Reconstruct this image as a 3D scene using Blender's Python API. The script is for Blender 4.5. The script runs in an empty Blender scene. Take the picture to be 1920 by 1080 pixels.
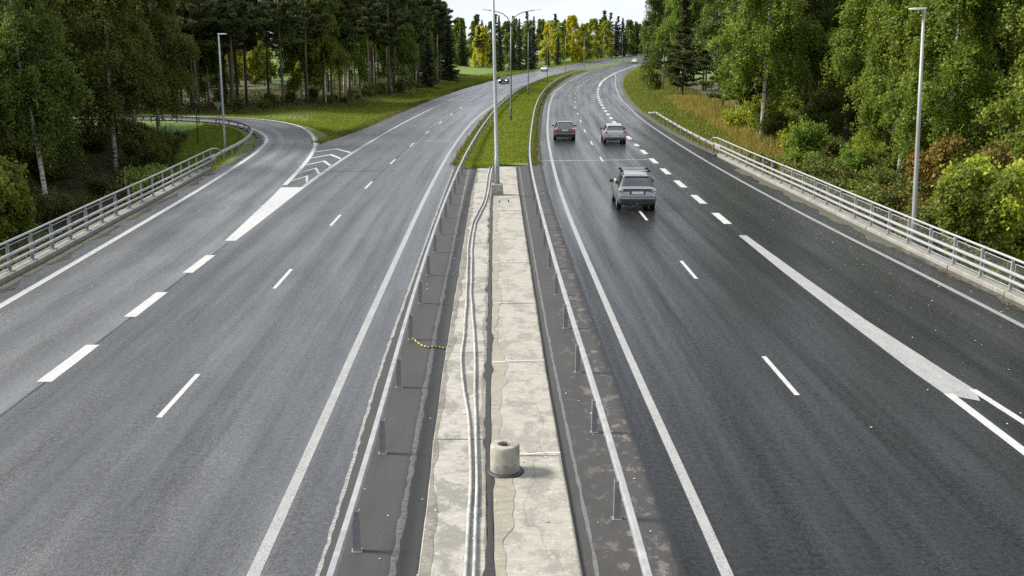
import bpy, math, random
import numpy as np
from mathutils import Vector

random.seed(5)
rng = np.random.default_rng(5)
SC = bpy.context.scene
COL = SC.collection
R = math.radians

# ------------------------------------------------------------------ camera, sky, sun, exposure
cam_d = bpy.data.cameras.new('camera')
cam = bpy.data.objects.new('camera', cam_d); COL.objects.link(cam)
cam_d.sensor_width = 36.0
cam_d.lens = 36.375
cam_d.clip_end = 6000
cam.location = (0, 0, 7.8)
cam.rotation_euler = (R(90 - 13.284), 0, 0)
SC.camera = cam

SUN_EL, SUN_AZ = 38.0, -84.0            # azimuth measured from +Y, negative = left
w = bpy.data.worlds.new('World'); SC.world = w; w.use_nodes = True
nt = w.node_tree; nt.nodes.clear()
def wn(t, **k):
    n = nt.nodes.new(t)
    for a, v in k.items(): setattr(n, a, v)
    return n
out = wn('ShaderNodeOutputWorld')
sky = wn('ShaderNodeTexSky', sky_type='NISHITA', sun_disc=False, sun_elevation=R(SUN_EL), sun_rotation=R(SUN_AZ),
         air_density=1.0, dust_density=2.0, ozone_density=1.0)
bg1 = wn('ShaderNodeBackground'); bg1.inputs[1].default_value = 0.11
bg2 = wn('ShaderNodeBackground'); bg2.inputs[1].default_value = 0.66
tc = wn('ShaderNodeTexCoord')
mp = wn('ShaderNodeMapping'); mp.inputs['Scale'].default_value = (1.0, 1.0, 3.2)
nz = wn('ShaderNodeTexNoise'); nz.inputs['Scale'].default_value = 2.6; nz.inputs['Detail'].default_value = 7; nz.inputs['Roughness'].default_value = 0.56
rp = wn('ShaderNodeValToRGB'); rp.color_ramp.elements[0].position = 0.30; rp.color_ramp.elements[0].color = (0.35, 0.35, 0.35, 1)
rp.color_ramp.elements[1].position = 0.52; rp.color_ramp.elements[1].color = (1, 1, 1, 1)
nz2 = wn('ShaderNodeTexNoise'); nz2.inputs['Scale'].default_value = 4.5; nz2.inputs['Detail'].default_value = 8
rp2 = wn('ShaderNodeValToRGB'); rp2.color_ramp.elements[0].position = 0.3; rp2.color_ramp.elements[0].color = (0.64, 0.72, 0.84, 1)
rp2.color_ramp.elements[1].position = 0.7; rp2.color_ramp.elements[1].color = (0.98, 0.99, 1.0, 1)
mx = wn('ShaderNodeMixShader')
k = nt.links.new
k(tc.outputs['Generated'], mp.inputs['Vector']); k(mp.outputs[0], nz.inputs['Vector']); k(mp.outputs[0], nz2.inputs['Vector'])
k(nz.outputs[0], rp.inputs[0]); k(nz2.outputs[0], rp2.inputs[0]); k(sky.outputs[0], bg1.inputs[0]); k(rp2.outputs[0], bg2.inputs[0])
k(rp.outputs[0], mx.inputs[0]); k(bg1.outputs[0], mx.inputs[1]); k(bg2.outputs[0], mx.inputs[2]); k(mx.outputs[0], out.inputs[0])

sd = bpy.data.lights.new('sun', 'SUN'); sd.energy = 4.5; sd.angle = R(14); sd.color = (1.0, 0.955, 0.89)
sun = bpy.data.objects.new('sun', sd); COL.objects.link(sun)
dirv = Vector((math.sin(R(SUN_AZ)) * math.cos(R(SUN_EL)), math.cos(R(SUN_AZ)) * math.cos(R(SUN_EL)), math.sin(R(SUN_EL))))
sun.rotation_euler = dirv.to_track_quat('Z', 'Y').to_euler()
SC.view_settings.view_transform = 'Standard'; SC.view_settings.look = 'None'
SC.view_settings.exposure = 0.85; SC.view_settings.gamma = 1.0; SC.view_settings.use_curve_mapping = False
SC.render.engine = 'CYCLES'
SC.cycles.max_bounces = 6; SC.cycles.diffuse_bounces = 2; SC.cycles.glossy_bounces = 3
SC.cycles.transmission_bounces = 4; SC.cycles.transparent_max_bounces = 6
SC.cycles.use_denoising = False

# ------------------------------------------------------------------ helpers
def tag(o, label=None, cat=None, group=None, kind=None):
    if label: o['label'] = label
    if cat: o['category'] = cat
    if group: o['group'] = group
    if kind: o['kind'] = kind
    return o
def link(name, me, parent=None, mat=None):
    o = bpy.data.objects.new(name, me); COL.objects.link(o)
    if parent is not None: o.parent = parent
    if mat is not None and me is not None and not me.materials: me.materials.append(mat)
    return o
def empty(name, loc=(0, 0, 0), rz=0.0):
    o = bpy.data.objects.new(name, None); COL.objects.link(o)
    o.location = loc; o.rotation_euler = (0, 0, rz); o.empty_display_size = 0.3
    return o
def mesh(name, v, f, mat=None, smooth=False):
    me = bpy.data.meshes.new(name); me.from_pydata([tuple(map(float, p)) for p in v], [], [tuple(int(i) for i in q) for q in f])
    if mat is not None: me.materials.append(mat)
    if smooth: me.polygons.foreach_set('use_smooth', [True] * len(me.polygons))
    me.update(); return me
def quadmesh(name, V, mat=None, n=4):
    """V: (k*n,3) array, every n verts one face (fast path)"""
    V = np.asarray(V, np.float32).reshape(-1, 3); kf = len(V) // n
    me = bpy.data.meshes.new(name)
    me.vertices.add(len(V)); me.vertices.foreach_set('co', V.ravel())
    me.loops.add(len(V)); me.loops.foreach_set('vertex_index', np.arange(len(V), dtype=np.int32))
    me.polygons.add(kf); me.polygons.foreach_set('loop_start', np.arange(0, kf * n, n, dtype=np.int32))
    me.update(calc_edges=True)
    if mat is not None: me.materials.append(mat)
    return me
class MB:
    def __init__(s): s.v = []; s.f = []
    def add(s, v, f):
        b = len(s.v); s.v += [tuple(map(float, p)) for p in v]; s.f += [tuple(i + b for i in q) for q in f]; return s
    def box(s, x0, x1, y0, y1, z0, z1, b=0.0):
        if b <= 0:
            v = [(x0, y0, z0), (x1, y0, z0), (x1, y1, z0), (x0, y1, z0), (x0, y0, z1), (x1, y0, z1), (x1, y1, z1), (x0, y1, z1)]
            return s.add(v, [(3, 2, 1, 0), (4, 5, 6, 7), (0, 1, 5, 4), (1, 2, 6, 5), (2, 3, 7, 6), (3, 0, 4, 7)])
        def ring(i, z): return [(x0 + i, y0 + i, z), (x1 - i, y0 + i, z), (x1 - i, y1 - i, z), (x0 + i, y1 - i, z)]
        v = ring(b, z0) + ring(0, z0 + b) + ring(0, z1 - b) + ring(b, z1); f = [(3, 2, 1, 0), (12, 13, 14, 15)]
        for r in range(3):
            for i in range(4): j = (i + 1) % 4; f.append((r * 4 + i, r * 4 + j, r * 4 + 4 + j, r * 4 + 4 + i))
        return s.add(v, f)
    def tube(s, pts, rad, n=8, cap=True):
        pts = [Vector(p) for p in pts]; m = len(pts)
        rad = [rad] * m if np.isscalar(rad) else list(rad)
        v = []; f = []
        up0 = Vector((0, 0, 1))
        for i, p in enumerate(pts):
            t = (pts[min(i + 1, m - 1)] - pts[max(i - 1, 0)]).normalized()
            a = t.cross(up0)
            if a.length < 0.05: a = t.cross(Vector((1, 0, 0)))
            a.normalize(); b = a.cross(t)
            if i and (a.dot(pa) < 0) and abs(a.dot(pa)) > abs(a.dot(pb)): a = -a; b = -b
            pa, pb = a, b
            for j in range(n):
                th = 2 * math.pi * j / n
                v.append(p + a * (math.cos(th) * rad[i]) + b * (math.sin(th) * rad[i]))
        for i in range(m - 1):
            for j in range(n): q = (j + 1) % n; f.append((i * n + j, i * n + q, i * n + n + q, i * n + n + j))
        if cap: f.append(tuple(range(n))[::-1]); f.append(tuple(range((m - 1) * n, m * n)))
        return s.add(v, f)
    def lathe(s, prof, n=20, c=(0, 0, 0)):
        v = []; f = []
        for r, z in prof:
            for j in range(n): th = 2 * math.pi * j / n; v.append((c[0] + r * math.cos(th), c[1] + r * math.sin(th), c[2] + z))
        for i in range(len(prof) - 1):
            for j in range(n): q = (j + 1) % n; f.append((i * n + j, i * n + q, i * n + n + q, i * n + n + j))
        return s.add(v, f)
    def sweep(s, pts, prof, lat):
        """prof: list of (lateral, z) closed profile swept along pts (world), lat: list of lateral unit vecs"""
        n = len(prof); v = []; f = []
        for p, l in zip(pts, lat):
            for a, z in prof: v.append((p[0] + l[0] * a, p[1] + l[1] * a, p[2] + z))
        for i in range(len(pts) - 1):
            for j in range(n): q = (j + 1) % n; f.append((i * n + j, i * n + q, i * n + n + q, i * n + n + j))
        f.append(tuple(range(n))[::-1]); f.append(tuple(range((len(pts) - 1) * n, len(pts) * n)))
        return s.add(v, f)
    def build(s, name, mat, parent=None, smooth=False, loc=None):
        o = link(name, mesh(name, s.v, s.f, mat, smooth), parent)
        if loc is not None: o.location = loc
        return o
def smooth_by_angle(o, a=40):
    me = o.data
    me.polygons.foreach_set('use_smooth', [True] * len(me.polygons))
    try: me.set_sharp_from_angle(angle=R(a))
    except Exception: pass

# ------------------------------------------------------------------ materials
class NT:
    def __init__(s, name):
        s.m = bpy.data.materials.new(name); s.m.use_nodes = True; s.t = s.m.node_tree
        s.b = s.t.nodes['Principled BSDF']; s.o = s.t.nodes['Material Output']
    def n(s, t, **kw):
        x = s.t.nodes.new(t)
        for a, v in kw.items():
            if a in x.inputs.keys(): x.inputs[a].default_value = v
            else: setattr(x, a, v)
        return x
    def l(s, a, b): s.t.links.new(a, b)
    def noise(s, vec, scale, detail=4, rough=0.55):
        x = s.n('ShaderNodeTexNoise'); x.inputs['Scale'].default_value = scale; x.inputs['Detail'].default_value = detail; x.inputs['Roughness'].default_value = rough
        if vec is not None: s.l(vec, x.inputs['Vector'])
        return x.outputs[0]
    def ramp(s, fac, *st):
        x = s.n('ShaderNodeValToRGB'); e = x.color_ramp.elements
        while len(e) < len(st): e.new(0.5)
        for i, (p, c) in enumerate(st):
            e[i].position = p; e[i].color = (c, c, c, 1) if np.isscalar(c) else (*c, 1)
        s.l(fac, x.inputs[0]); return x.outputs[0]
    def mix(s, fac, a, b, mode='MIX'):
        x = s.n('ShaderNodeMix'); x.data_type = 'RGBA'; x.blend_type = mode
        for ix, val in ((0, fac), (6, a), (7, b)):
            sock = x.inputs[ix]
            if hasattr(val, 'is_output'): s.l(val, sock)
            elif np.isscalar(val): sock.default_value = val if ix == 0 else (val, val, val, 1)
            else: sock.default_value = (*val, 1)
        return x.outputs[2]
    def math(s, op, a, b=None):
        x = s.n('ShaderNodeMath', operation=op)
        for i, val in enumerate((a, b)):
            if val is None: continue
            if hasattr(val, 'is_output'): s.l(val, x.inputs[i])
            else: x.inputs[i].default_value = val
        return x.outputs[0]
    def mapping(s, vec, scale=(1, 1, 1), loc=(0, 0, 0)):
        x = s.n('ShaderNodeMapping'); x.inputs['Scale'].default_value = scale; x.inputs['Location'].default_value = loc
        s.l(vec, x.inputs['Vector']); return x.outputs[0]
    def bump(s, h, strength=0.3, dist=0.02):
        x = s.n('ShaderNodeBump'); x.inputs['Strength'].default_value = strength; x.inputs['Distance'].default_value = dist
        s.l(h, x.inputs['Height']); s.l(x.outputs[0], s.b.inputs['Normal'])
    def base(s, v): s.l(v, s.b.inputs['Base Color'])
    def rough(s, v):
        if hasattr(v, 'is_output'): s.l(v, s.b.inputs['Roughness'])
        else: s.b.inputs['Roughness'].default_value = v
def obj_coord(N): return N.n('ShaderNodeTexCoord').outputs['Object']
def simple(name, col, rough=0.5, metal=0.0, var=0.15, scale=6.0, emit=None):
    N = NT(name); vec = obj_coord(N)
    nz = N.noise(vec, scale, 5, 0.6)
    d = tuple(c * (1 - var) for c in col); u = tuple(min(1, c * (1 + var)) for c in col)
    N.base(N.ramp(nz, (0.3, d), (0.7, u)))
    N.rough(N.ramp(N.noise(vec, scale * 2.3, 3), (0.3, max(0.02, rough - 0.08)), (0.7, min(1, rough + 0.08))))
    N.b.inputs['Metallic'].default_value = metal
    if emit: N.b.inputs['Emission Color'].default_value = (*emit[0], 1); N.b.inputs['Emission Strength'].default_value = emit[1]
    return N.m

def asphalt(name, lo, hi, r0, r1, period=3.6, phase=0.0, tint=(1, 1, 1), streak=0.5, film=1.0, crough=0.24, spec=0.3, cior=1.5):
    """wet asphalt; UV in metres: u = offset from the lane line, v = distance along the road"""
    N = NT(name); tcn = N.n('ShaderNodeTexCoord'); uv = tcn.outputs['UV']; ob = tcn.outputs['Object']
    grain = N.noise(ob, 24, 3, 0.8); grain2 = N.noise(ob, 9.0, 5, 0.78)
    st = N.noise(N.mapping(uv, (1.5, 0.035, 1)), 1.0, 5, 0.6)
    st2 = N.noise(N.mapping(uv, (5.0, 0.12, 1)), 1.0, 4, 0.6)
    big = N.noise(N.mapping(uv, (0.25, 0.06, 1)), 1.0, 5, 0.55)
    sep = N.n('ShaderNodeSeparateXYZ'); N.l(uv, sep.inputs[0])
    tr = N.math('COSINE', N.math('MULTIPLY', N.math('ADD', sep.outputs[0], phase), 4 * math.pi / period))
    tr = N.math('MULTIPLY_ADD', tr, 0.5); tr.node.inputs[2].default_value = 0.5
    tr = N.math('MULTIPLY', tr, N.ramp(big, (0.3, 0.35), (0.7, 1.0)))
    c = N.ramp(grain, (0.32, lo * 0.3), (0.5, (lo + hi) / 2), (0.66, hi * 2.3))
    c = N.mix(N.ramp(grain2, (0.35, 0.55), (0.62, 0.0)), c, lo * 0.45)
    c = N.mix(N.math('MULTIPLY', N.ramp(st, (0.35, 0.0), (0.7, 1.0)), streak), c, hi * 1.25)
    c = N.mix(N.math('MULTIPLY', tr, 0.65), c, lo * 0.55)
    c = N.mix(N.ramp(st2, (0.6, 0.0), (0.75, 0.25)), c, lo * 0.5)
    c = N.mix(1.0, c, N.ramp(big, (0.3, 0.62), (0.5, 1.0), (0.7, 1.4)), 'MULTIPLY')
    c = N.mix(1.0, c, N.ramp(N.noise(N.mapping(uv, (0.9, 0.25, 1), (7, 3, 0)), 1.0, 8, 0.7), (0.35, 0.78), (0.65, 1.22)), 'MULTIPLY')
    c = N.mix(1.0, c, tint, 'MULTIPLY')
    N.base(c)
    rr = N.ramp(big, (0.3, r0), (0.7, r1))
    rr = N.mix(N.math('MULTIPLY', tr, 0.55), rr, r0 * 0.75)
    rr = N.mix(0.35, rr, N.ramp(grain2, (0.3, r0), (0.7, r1 + 0.15)))
    N.l(rr, N.b.inputs['Roughness'])
    N.b.inputs['Specular IOR Level'].default_value = spec
    wet = N.math('MULTIPLY', N.ramp(N.mix(0.5, st, grain2), (0.38, 0.05), (0.58, 1.0)), film)
    N.l(wet, N.b.inputs['Coat Weight']); N.b.inputs['Coat Roughness'].default_value = crough; N.b.inputs['Coat IOR'].default_value = cior
    hgt = N.mix(0.4, grain, grain2)
    N.bump(hgt, 1.0, 0.025); cb = N.n('ShaderNodeBump'); cb.inputs['Strength'].default_value = 0.22; cb.inputs['Distance'].default_value = 0.02; N.l(hgt, cb.inputs['Height']); N.l(cb.outputs[0], N.b.inputs['Coat Normal'])
    return N.m

M = {}
M['asphalt_left'] = asphalt('worn_wet_asphalt', 0.034, 0.072, 0.34, 0.5, phase=0.9, tint=(0.98, 1.0, 1.01), streak=0.5, film=1.0, crough=0.36, spec=0.4, cior=1.5)
M['asphalt_ramp'] = asphalt('wet_ramp_asphalt', 0.060, 0.115, 0.36, 0.5, phase=0.3, tint=(0.98, 1.0, 1.01), streak=0.5, film=1.0, crough=0.38, spec=0.4, cior=1.5)
M['asphalt_right'] = asphalt('dark_wet_asphalt', 0.009, 0.021, 0.34, 0.52, phase=0.9, tint=(0.95, 1.0, 1.04), streak=0.3, film=0.75, crough=0.22, spec=0.08, cior=1.36)

def median_asphalt():
    N = NT('stained_median_asphalt'); ob = obj_coord(N)
    g = N.noise(ob, 30, 3, 0.75); big = N.noise(N.mapping(ob, (1.2, 0.35, 1)), 1.0, 6, 0.62)
    c = N.ramp(g, (0.3, (0.022, 0.0215, 0.0205)), (0.7, (0.066, 0.064, 0.061)))
    patch = N.noise(N.mapping(ob, (2.0, 1.4, 1), (3.1, 1.7, 0)), 1.6, 8, 0.72)
    sep = N.n('ShaderNodeSeparateXYZ'); N.l(ob, sep.inputs[0])
    right = N.ramp(N.math('MULTIPLY', sep.outputs[0], 0.25), (0.25, 0.0), (0.5, 1.0))
    pf = N.math('MULTIPLY', N.ramp(patch, (0.53, 0.0), (0.60, 0.75)), right)
    c = N.mix(pf, c, (0.20, 0.17, 0.15))
    c = N.mix(N.ramp(big, (0.4, 0.5), (0.65, 0.0)), c, (0.025, 0.024, 0.023))
    N.base(c); N.rough(N.ramp(big, (0.3, 0.55), (0.7, 0.85))); N.bump(g, 0.5, 0.015)
    return N.m
M['asphalt_median'] = median_asphalt()

def concrete(name, a, b, stain=(0.17, 0.155, 0.12), damp=0.5):
    N = NT(name); ob = obj_coord(N)
    big = N.noise(N.mapping(ob, (1.3, 0.8, 1)), 1.0, 9, 0.72); fine = N.noise(ob, 30, 5, 0.75); mid = N.noise(N.mapping(ob, (1, 2.4, 1)), 3.5, 9, 0.76)
    c = N.ramp(mid, (0.34, a), (0.64, b))
    c = N.mix(N.math('MULTIPLY', N.ramp(big, (0.50, 0.0), (0.56, 1.0)), damp), c, stain)
    c = N.mix(N.ramp(fine, (0.60, 0.0), (0.70, 0.75)), c, (0.06, 0.055, 0.045))
    c = N.mix(N.ramp(N.noise(ob, 13, 6, 0.72), (0.60, 0.0), (0.66, 0.45)), c, (0.60, 0.58, 0.52))
    vo = N.n('ShaderNodeTexVoronoi', feature='DISTANCE_TO_EDGE'); vo.inputs['Scale'].default_value = 0.55
    N.l(N.mix(0.35, ob, N.n('ShaderNodeTexNoise').outputs[1]), vo.inputs['Vector'])
    c = N.mix(N.ramp(vo.outputs[0], (0.0, 0.32), (0.010, 0.0)), c, (0.05, 0.047, 0.04))
    N.base(c); N.rough(N.ramp(big, (0.3, 0.9), (0.7, 0.65))); N.bump(fine, 0.5, 0.015)
    return N.m
M['concrete'] = concrete('weathered_concrete', (0.235, 0.222, 0.185), (0.335, 0.32, 0.275), stain=(0.165, 0.155, 0.127), damp=0.6)
M['concrete_pale'] = concrete('pale_concrete', (0.225, 0.214, 0.182), (0.36, 0.345, 0.30), stain=(0.145, 0.137, 0.115), damp=0.7)
M['concrete_grey'] = concrete('kerb_concrete', (0.155, 0.152, 0.138), (0.27, 0.265, 0.24), damp=0.5)
M['concrete_stub'] = concrete('stained_concrete', (0.17, 0.16, 0.135), (0.36, 0.34, 0.28), stain=(0.10, 0.095, 0.08), damp=0.6)

def paint(name, worn=0.55, col=0.66):
    N = NT(name); ob = obj_coord(N)
    g = N.noise(ob, 22, 5, 0.75); b = N.noise(N.mapping(ob, (4, 0.9, 1)), 1.2, 8, 0.75)
    fac = N.math('MULTIPLY', N.ramp(g, (0.48, 0.0), (0.60, 1.0)), N.ramp(b, (0.38, 0.15), (0.62, worn)))
    c = N.ramp(N.noise(ob, 3.0, 5), (0.3, (col * .86, col * .86, col * .83)), (0.7, (col, col, col * .98)))
    N.base(N.mix(fac, c, (0.10, 0.10, 0.098))); N.rough(0.55); N.bump(g, 0.3, 0.01)
    return N.m
M['paint'] = paint('white_road_paint', 0.6, 0.46)
M['paint_worn'] = paint('worn_road_paint', 1.0, 0.31)
M['paint_grey'] = paint('dirty_edge_paint', 0.9, 0.24)
M['tar'] = simple('tar_filler', (0.022, 0.021, 0.02), 0.55, 0, 0.4, 14)
M['joint_pale'] = simple('pale_joint_mortar', (0.52, 0.50, 0.44), 0.8, 0, 0.2, 10)
M['joint_steel'] = simple('expansion_joint', (0.35, 0.36, 0.36), 0.4, 0.3, 0.3, 4)
M['galv'] = simple('galvanised_steel', (0.33, 0.335, 0.335), 0.45, 0.35, 0.2, 3)
M['galv_dull'] = simple('dull_galvanised_steel', (0.24, 0.25, 0.255), 0.55, 0.45, 0.25, 5)
M['galv_post'] = simple('steel_channel_post', (0.20, 0.21, 0.22), 0.5, 0.05, 0.2, 4)
M['galv_dark'] = simple('dark_steel_post', (0.10, 0.105, 0.11), 0.5, 0.4, 0.25, 5)
M['alu'] = simple('aluminium_rail', (0.40, 0.405, 0.40), 0.42, 0.35, 0.1, 2)
M['pole'] = simple('grey_lamp_pole', (0.34, 0.37, 0.38), 0.5, 0.3, 0.12, 1.2)
M['pole_dark'] = simple('dark_lamp_pole', (0.055, 0.06, 0.062), 0.5, 0.3, 0.2, 1.2)
M['lamp'] = simple('lamp_housing', (0.62, 0.63, 0.63), 0.4, 0.2, 0.1, 3)
M['pipe'] = simple('grey_white_conduit', (0.31, 0.31, 0.30), 0.55, 0, 0.35, 3.5)
M['black'] = simple('black_rubber', (0.016, 0.016, 0.017), 0.7, 0, 0.3, 8)
M['sign_back'] = simple('grey_sign_back', (0.33, 0.34, 0.345), 0.5, 0.5, 0.1, 3)
M['bridge'] = concrete('bridge_side_concrete', (0.20, 0.19, 0.165), (0.33, 0.315, 0.28), damp=0.7)

def rope_mat():
    N = NT('yellow_black_rope'); ob = obj_coord(N)
    wv = N.n('ShaderNodeTexWave'); wv.inputs['Scale'].default_value = 3.2; N.l(ob, wv.inputs['Vector'])
    N.base(N.ramp(wv.outputs[0], (0.48, (0.45, 0.36, 0.05)), (0.55, (0.03, 0.03, 0.025)))); N.rough(0.7); return N.m
M['rope'] = rope_mat()

def foliage(name, cols, trans=0.35, rough=0.5, hue=0.04, objvar=0.25):
    """leaf material: colour varies leaf by leaf and tree by tree; light passes through"""
    N = NT(name); g = N.n('ShaderNodeNewGeometry'); oi = N.n('ShaderNodeObjectInfo')
    st = [(i / max(1, len(cols) - 1), c) for i, c in enumerate(cols)]
    c = N.ramp(g.outputs['Random Per Island'], *st)
    clump = N.noise(obj_coord(N), 0.55, 3, 0.6)
    c = N.mix(N.ramp(clump, (0.35, 0.55), (0.65, 0.0)), c, cols[0])
    hs = N.n('ShaderNodeHueSaturation'); N.l(c, hs.inputs['Color'])
    hv = N.math('MULTIPLY_ADD', oi.outputs['Random'], hue); hv.node.inputs[2].default_value = 0.5 - hue / 2
    vv = N.math('MULTIPLY_ADD', oi.outputs['Random'], objvar); vv.node.inputs[2].default_value = 1 - objvar / 2
    N.l(hv, hs.inputs['Hue']); N.l(vv, hs.inputs['Value'])
    N.b.inputs['Roughness'].default_value = rough; N.b.inputs['Specular IOR Level'].default_value = 0.25
    N.l(hs.outputs[0], N.b.inputs['Base Color'])
    tb = N.n('ShaderNodeBsdfTranslucent'); N.l(hs.outputs[0], tb.inputs[0])
    ms = N.n('ShaderNodeMixShader'); ms.inputs[0].default_value = trans
    N.l(N.b.outputs[0], ms.inputs[1]); N.l(tb.outputs[0], ms.inputs[2]); N.l(ms.outputs[0], N.o.inputs[0])
    return N.m
M['leaf_birch'] = foliage('birch_leaves', [(0.10, 0.155, 0.022), (0.16, 0.225, 0.03), (0.22, 0.28, 0.036), (0.32, 0.34, 0.042)], 0.5)
M['leaf_birch_dark'] = foliage('dark_birch_leaves', [(0.07, 0.10, 0.022), (0.112, 0.152, 0.028), (0.16, 0.195, 0.033), (0.25, 0.245, 0.038)], 0.46)
M['leaf_yellow'] = foliage('yellow_autumn_leaves', [(0.30, 0.30, 0.025), (0.55, 0.52, 0.03), (0.70, 0.65, 0.04), (0.64, 0.54, 0.035)], 0.46, hue=0.01)
M['leaf_lime'] = foliage('yellow_green_leaves', [(0.16, 0.20, 0.02), (0.29, 0.33, 0.028), (0.40, 0.44, 0.038), (0.52, 0.51, 0.045)], 0.46, hue=0.02)
M['leaf_orange'] = foliage('orange_brown_leaves', [(0.075, 0.07, 0.016), (0.16, 0.11, 0.02), (0.26, 0.13, 0.022), (0.16, 0.15, 0.025)], 0.38)
M['leaf_bush'] = foliage('shrub_leaves', [(0.055, 0.08, 0.016), (0.10, 0.125, 0.022), (0.15, 0.17, 0.03), (0.21, 0.17, 0.035)], 0.38)
M['needle_pine'] = foliage('pine_needles', [(0.05, 0.068, 0.024), (0.085, 0.11, 0.034), (0.135, 0.155, 0.042)], 0.3, 0.55, 0.03)
M['needle_spruce'] = foliage('spruce_needles', [(0.024, 0.038, 0.015), (0.042, 0.062, 0.022), (0.07, 0.09, 0.027)], 0.18, 0.55, 0.03)
M['grass'] = foliage('grass_blades', [(0.10, 0.15, 0.012), (0.17, 0.225, 0.016), (0.24, 0.275, 0.022), (0.32, 0.29, 0.04)], 0.35, 0.6, 0.0, 0.0)
M['grass_dry'] = foliage('dry_grass', [(0.17, 0.15, 0.03), (0.32, 0.25, 0.05), (0.42, 0.32, 0.075), (0.18, 0.20, 0.03)], 0.35, 0.7, 0.0, 0.0)
M['weedgrass'] = foliage('rough_grass', [(0.07, 0.09, 0.015), (0.13, 0.15, 0.022), (0.20, 0.19, 0.035), (0.24, 0.20, 0.05)], 0.35, 0.6, 0.0, 0.0)
M['weeds'] = foliage('undergrowth_leaves', [(0.045, 0.055, 0.016), (0.085, 0.095, 0.024), (0.14, 0.135, 0.03), (0.16, 0.11, 0.03)], 0.35, 0.7, 0.0, 0.0)
M['leaf_fallen'] = simple('fallen_leaf', (0.46, 0.44, 0.34), 0.6, 0, 0.4, 2)

def bark(name, birch):
    N = NT(name); ob = obj_coord(N)
    if birch:
        band = N.noise(N.mapping(ob, (2.5, 2.5, 9.0)), 1.0, 5, 0.7); big = N.noise(N.mapping(ob, (1.5, 1.5, 1.2)), 1.0, 4, 0.6)
        c = N.ramp(N.math('ADD', N.math('MULTIPLY', band, 0.65), N.math('MULTIPLY', big, 0.35)), (0.40, (0.03, 0.028, 0.025)), (0.50, (0.50, 0.49, 0.46)), (0.7, (0.66, 0.65, 0.61)))
    else:
        nzz = N.noise(N.mapping(ob, (7, 7, 1.6)), 1.0, 5, 0.7)
        sep = N.n('ShaderNodeSeparateXYZ'); N.l(ob, sep.inputs[0])
        hi = N.ramp(N.math('MULTIPLY', sep.outputs[2], 0.05), (0.25, 0.0), (0.55, 1.0))
        lo_c = N.ramp(nzz, (0.3, (0.035, 0.029, 0.024)), (0.7, (0.14, 0.118, 0.10)))
        hi_c = N.ramp(nzz, (0.3, (0.13, 0.075, 0.048)), (0.7, (0.28, 0.165, 0.105)))
        c = N.mix(hi, lo_c, hi_c)
    N.base(c); N.rough(0.85); return N.m
M['bark_birch'] = bark('birch_bark', True); M['bark_pine'] = bark('pine_bark', False)
M['twig'] = simple('dark_twigs', (0.05, 0.042, 0.035), 0.85, 0, 0.3, 6)

def ground_mat():
    N = NT('grassy_ground'); ob = obj_coord(N)
    a = N.noise(ob, 0.35, 6, 0.6); b = N.noise(ob, 5.5, 6, 0.7); fz = N.noise(ob, 24, 4, 0.7)
    att = N.n('ShaderNodeAttribute', attribute_name='lawn')
    grass = N.ramp(b, (0.3, (0.06, 0.105, 0.012)), (0.55, (0.115, 0.18, 0.018)), (0.75, (0.17, 0.20, 0.03)))
    floor_ = N.ramp(b, (0.3, (0.03, 0.035, 0.012)), (0.55, (0.065, 0.07, 0.022)), (0.75, (0.11, 0.11, 0.03)))
    f = N.math('ADD', att.outputs['Fac'], N.math('MULTIPLY', N.math('SUBTRACT', a, 0.5), 0.7))
    c = N.mix(N.ramp(f, (0.35, 0.0), (0.6, 1.0)), floor_, grass)
    c = N.mix(N.ramp(fz, (0.3, 0.5), (0.55, 0.0)), c, (0.025, 0.03, 0.01))
    N.base(c); N.rough(0.95); N.bump(fz, 0.8, 0.06); return N.m
M['ground'] = ground_mat()
def dirt_mat():
    N = NT('dark_gravel_dirt'); ob = obj_coord(N); g = N.noise(ob, 14, 6, 0.75)
    c = N.ramp(g, (0.3, (0.03, 0.028, 0.02)), (0.7, (0.11, 0.10, 0.075)))
    c = N.mix(N.ramp(N.noise(ob, 0.9, 5), (0.5, 0.0), (0.62, 0.7)), c, (0.055, 0.075, 0.018))
    N.base(c); N.rough(0.85); N.bump(g, 0.8, 0.03); return N.m
M['dirt'] = dirt_mat()
def water_mat():
    N = NT('standing_water'); ob = obj_coord(N)
    N.base(N.ramp(N.noise(ob, 1.1, 5), (0.3, (0.028, 0.024, 0.016)), (0.7, (0.05, 0.043, 0.03))))
    N.rough(N.ramp(N.noise(ob, 2.2, 4), (0.45, 0.06), (0.62, 0.4))); N.b.inputs['Specular IOR Level'].default_value = 0.5
    return N.m
M['gutter'] = water_mat()

# ------------------------------------------------------------------ road alignment (metres; x offset at distance Y)
def zp(Y): return 5e-5 * np.maximum(0, np.asarray(Y, float) - 230) ** 2
YG = np.arange(-40, 700.1, 1.0)
def line(pts, sig=5.0):
    pts = sorted(pts, key=lambda q: q[1]); x = np.array([q[0] for q in pts]); y = np.array([q[1] for q in pts])
    g = np.interp(YG, y, x)
    s0 = 0.0
    g[YG < y[0]] = x[0]
    n = min(4, len(y) - 1); sl = (x[-1] - x[-1 - n]) / (y[-1] - y[-1 - n]); h = YG > y[-1]
    g[h] = x[-1] + sl * (YG[h] - y[-1]) + 0.0006 * (YG[h] - y[-1]) ** 2
    kx = np.arange(-20, 21); kr = np.exp(-(kx / sig) ** 2 / 2); kr /= kr.sum()
    gp = np.concatenate([g[0] + np.zeros(20), g, g[-1] + (g[-1] - g[-2]) * np.arange(1, 21)])
    g2 = np.convolve(gp, kr, 'valid')
    return lambda Y: np.interp(Y, YG, g2)
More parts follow.
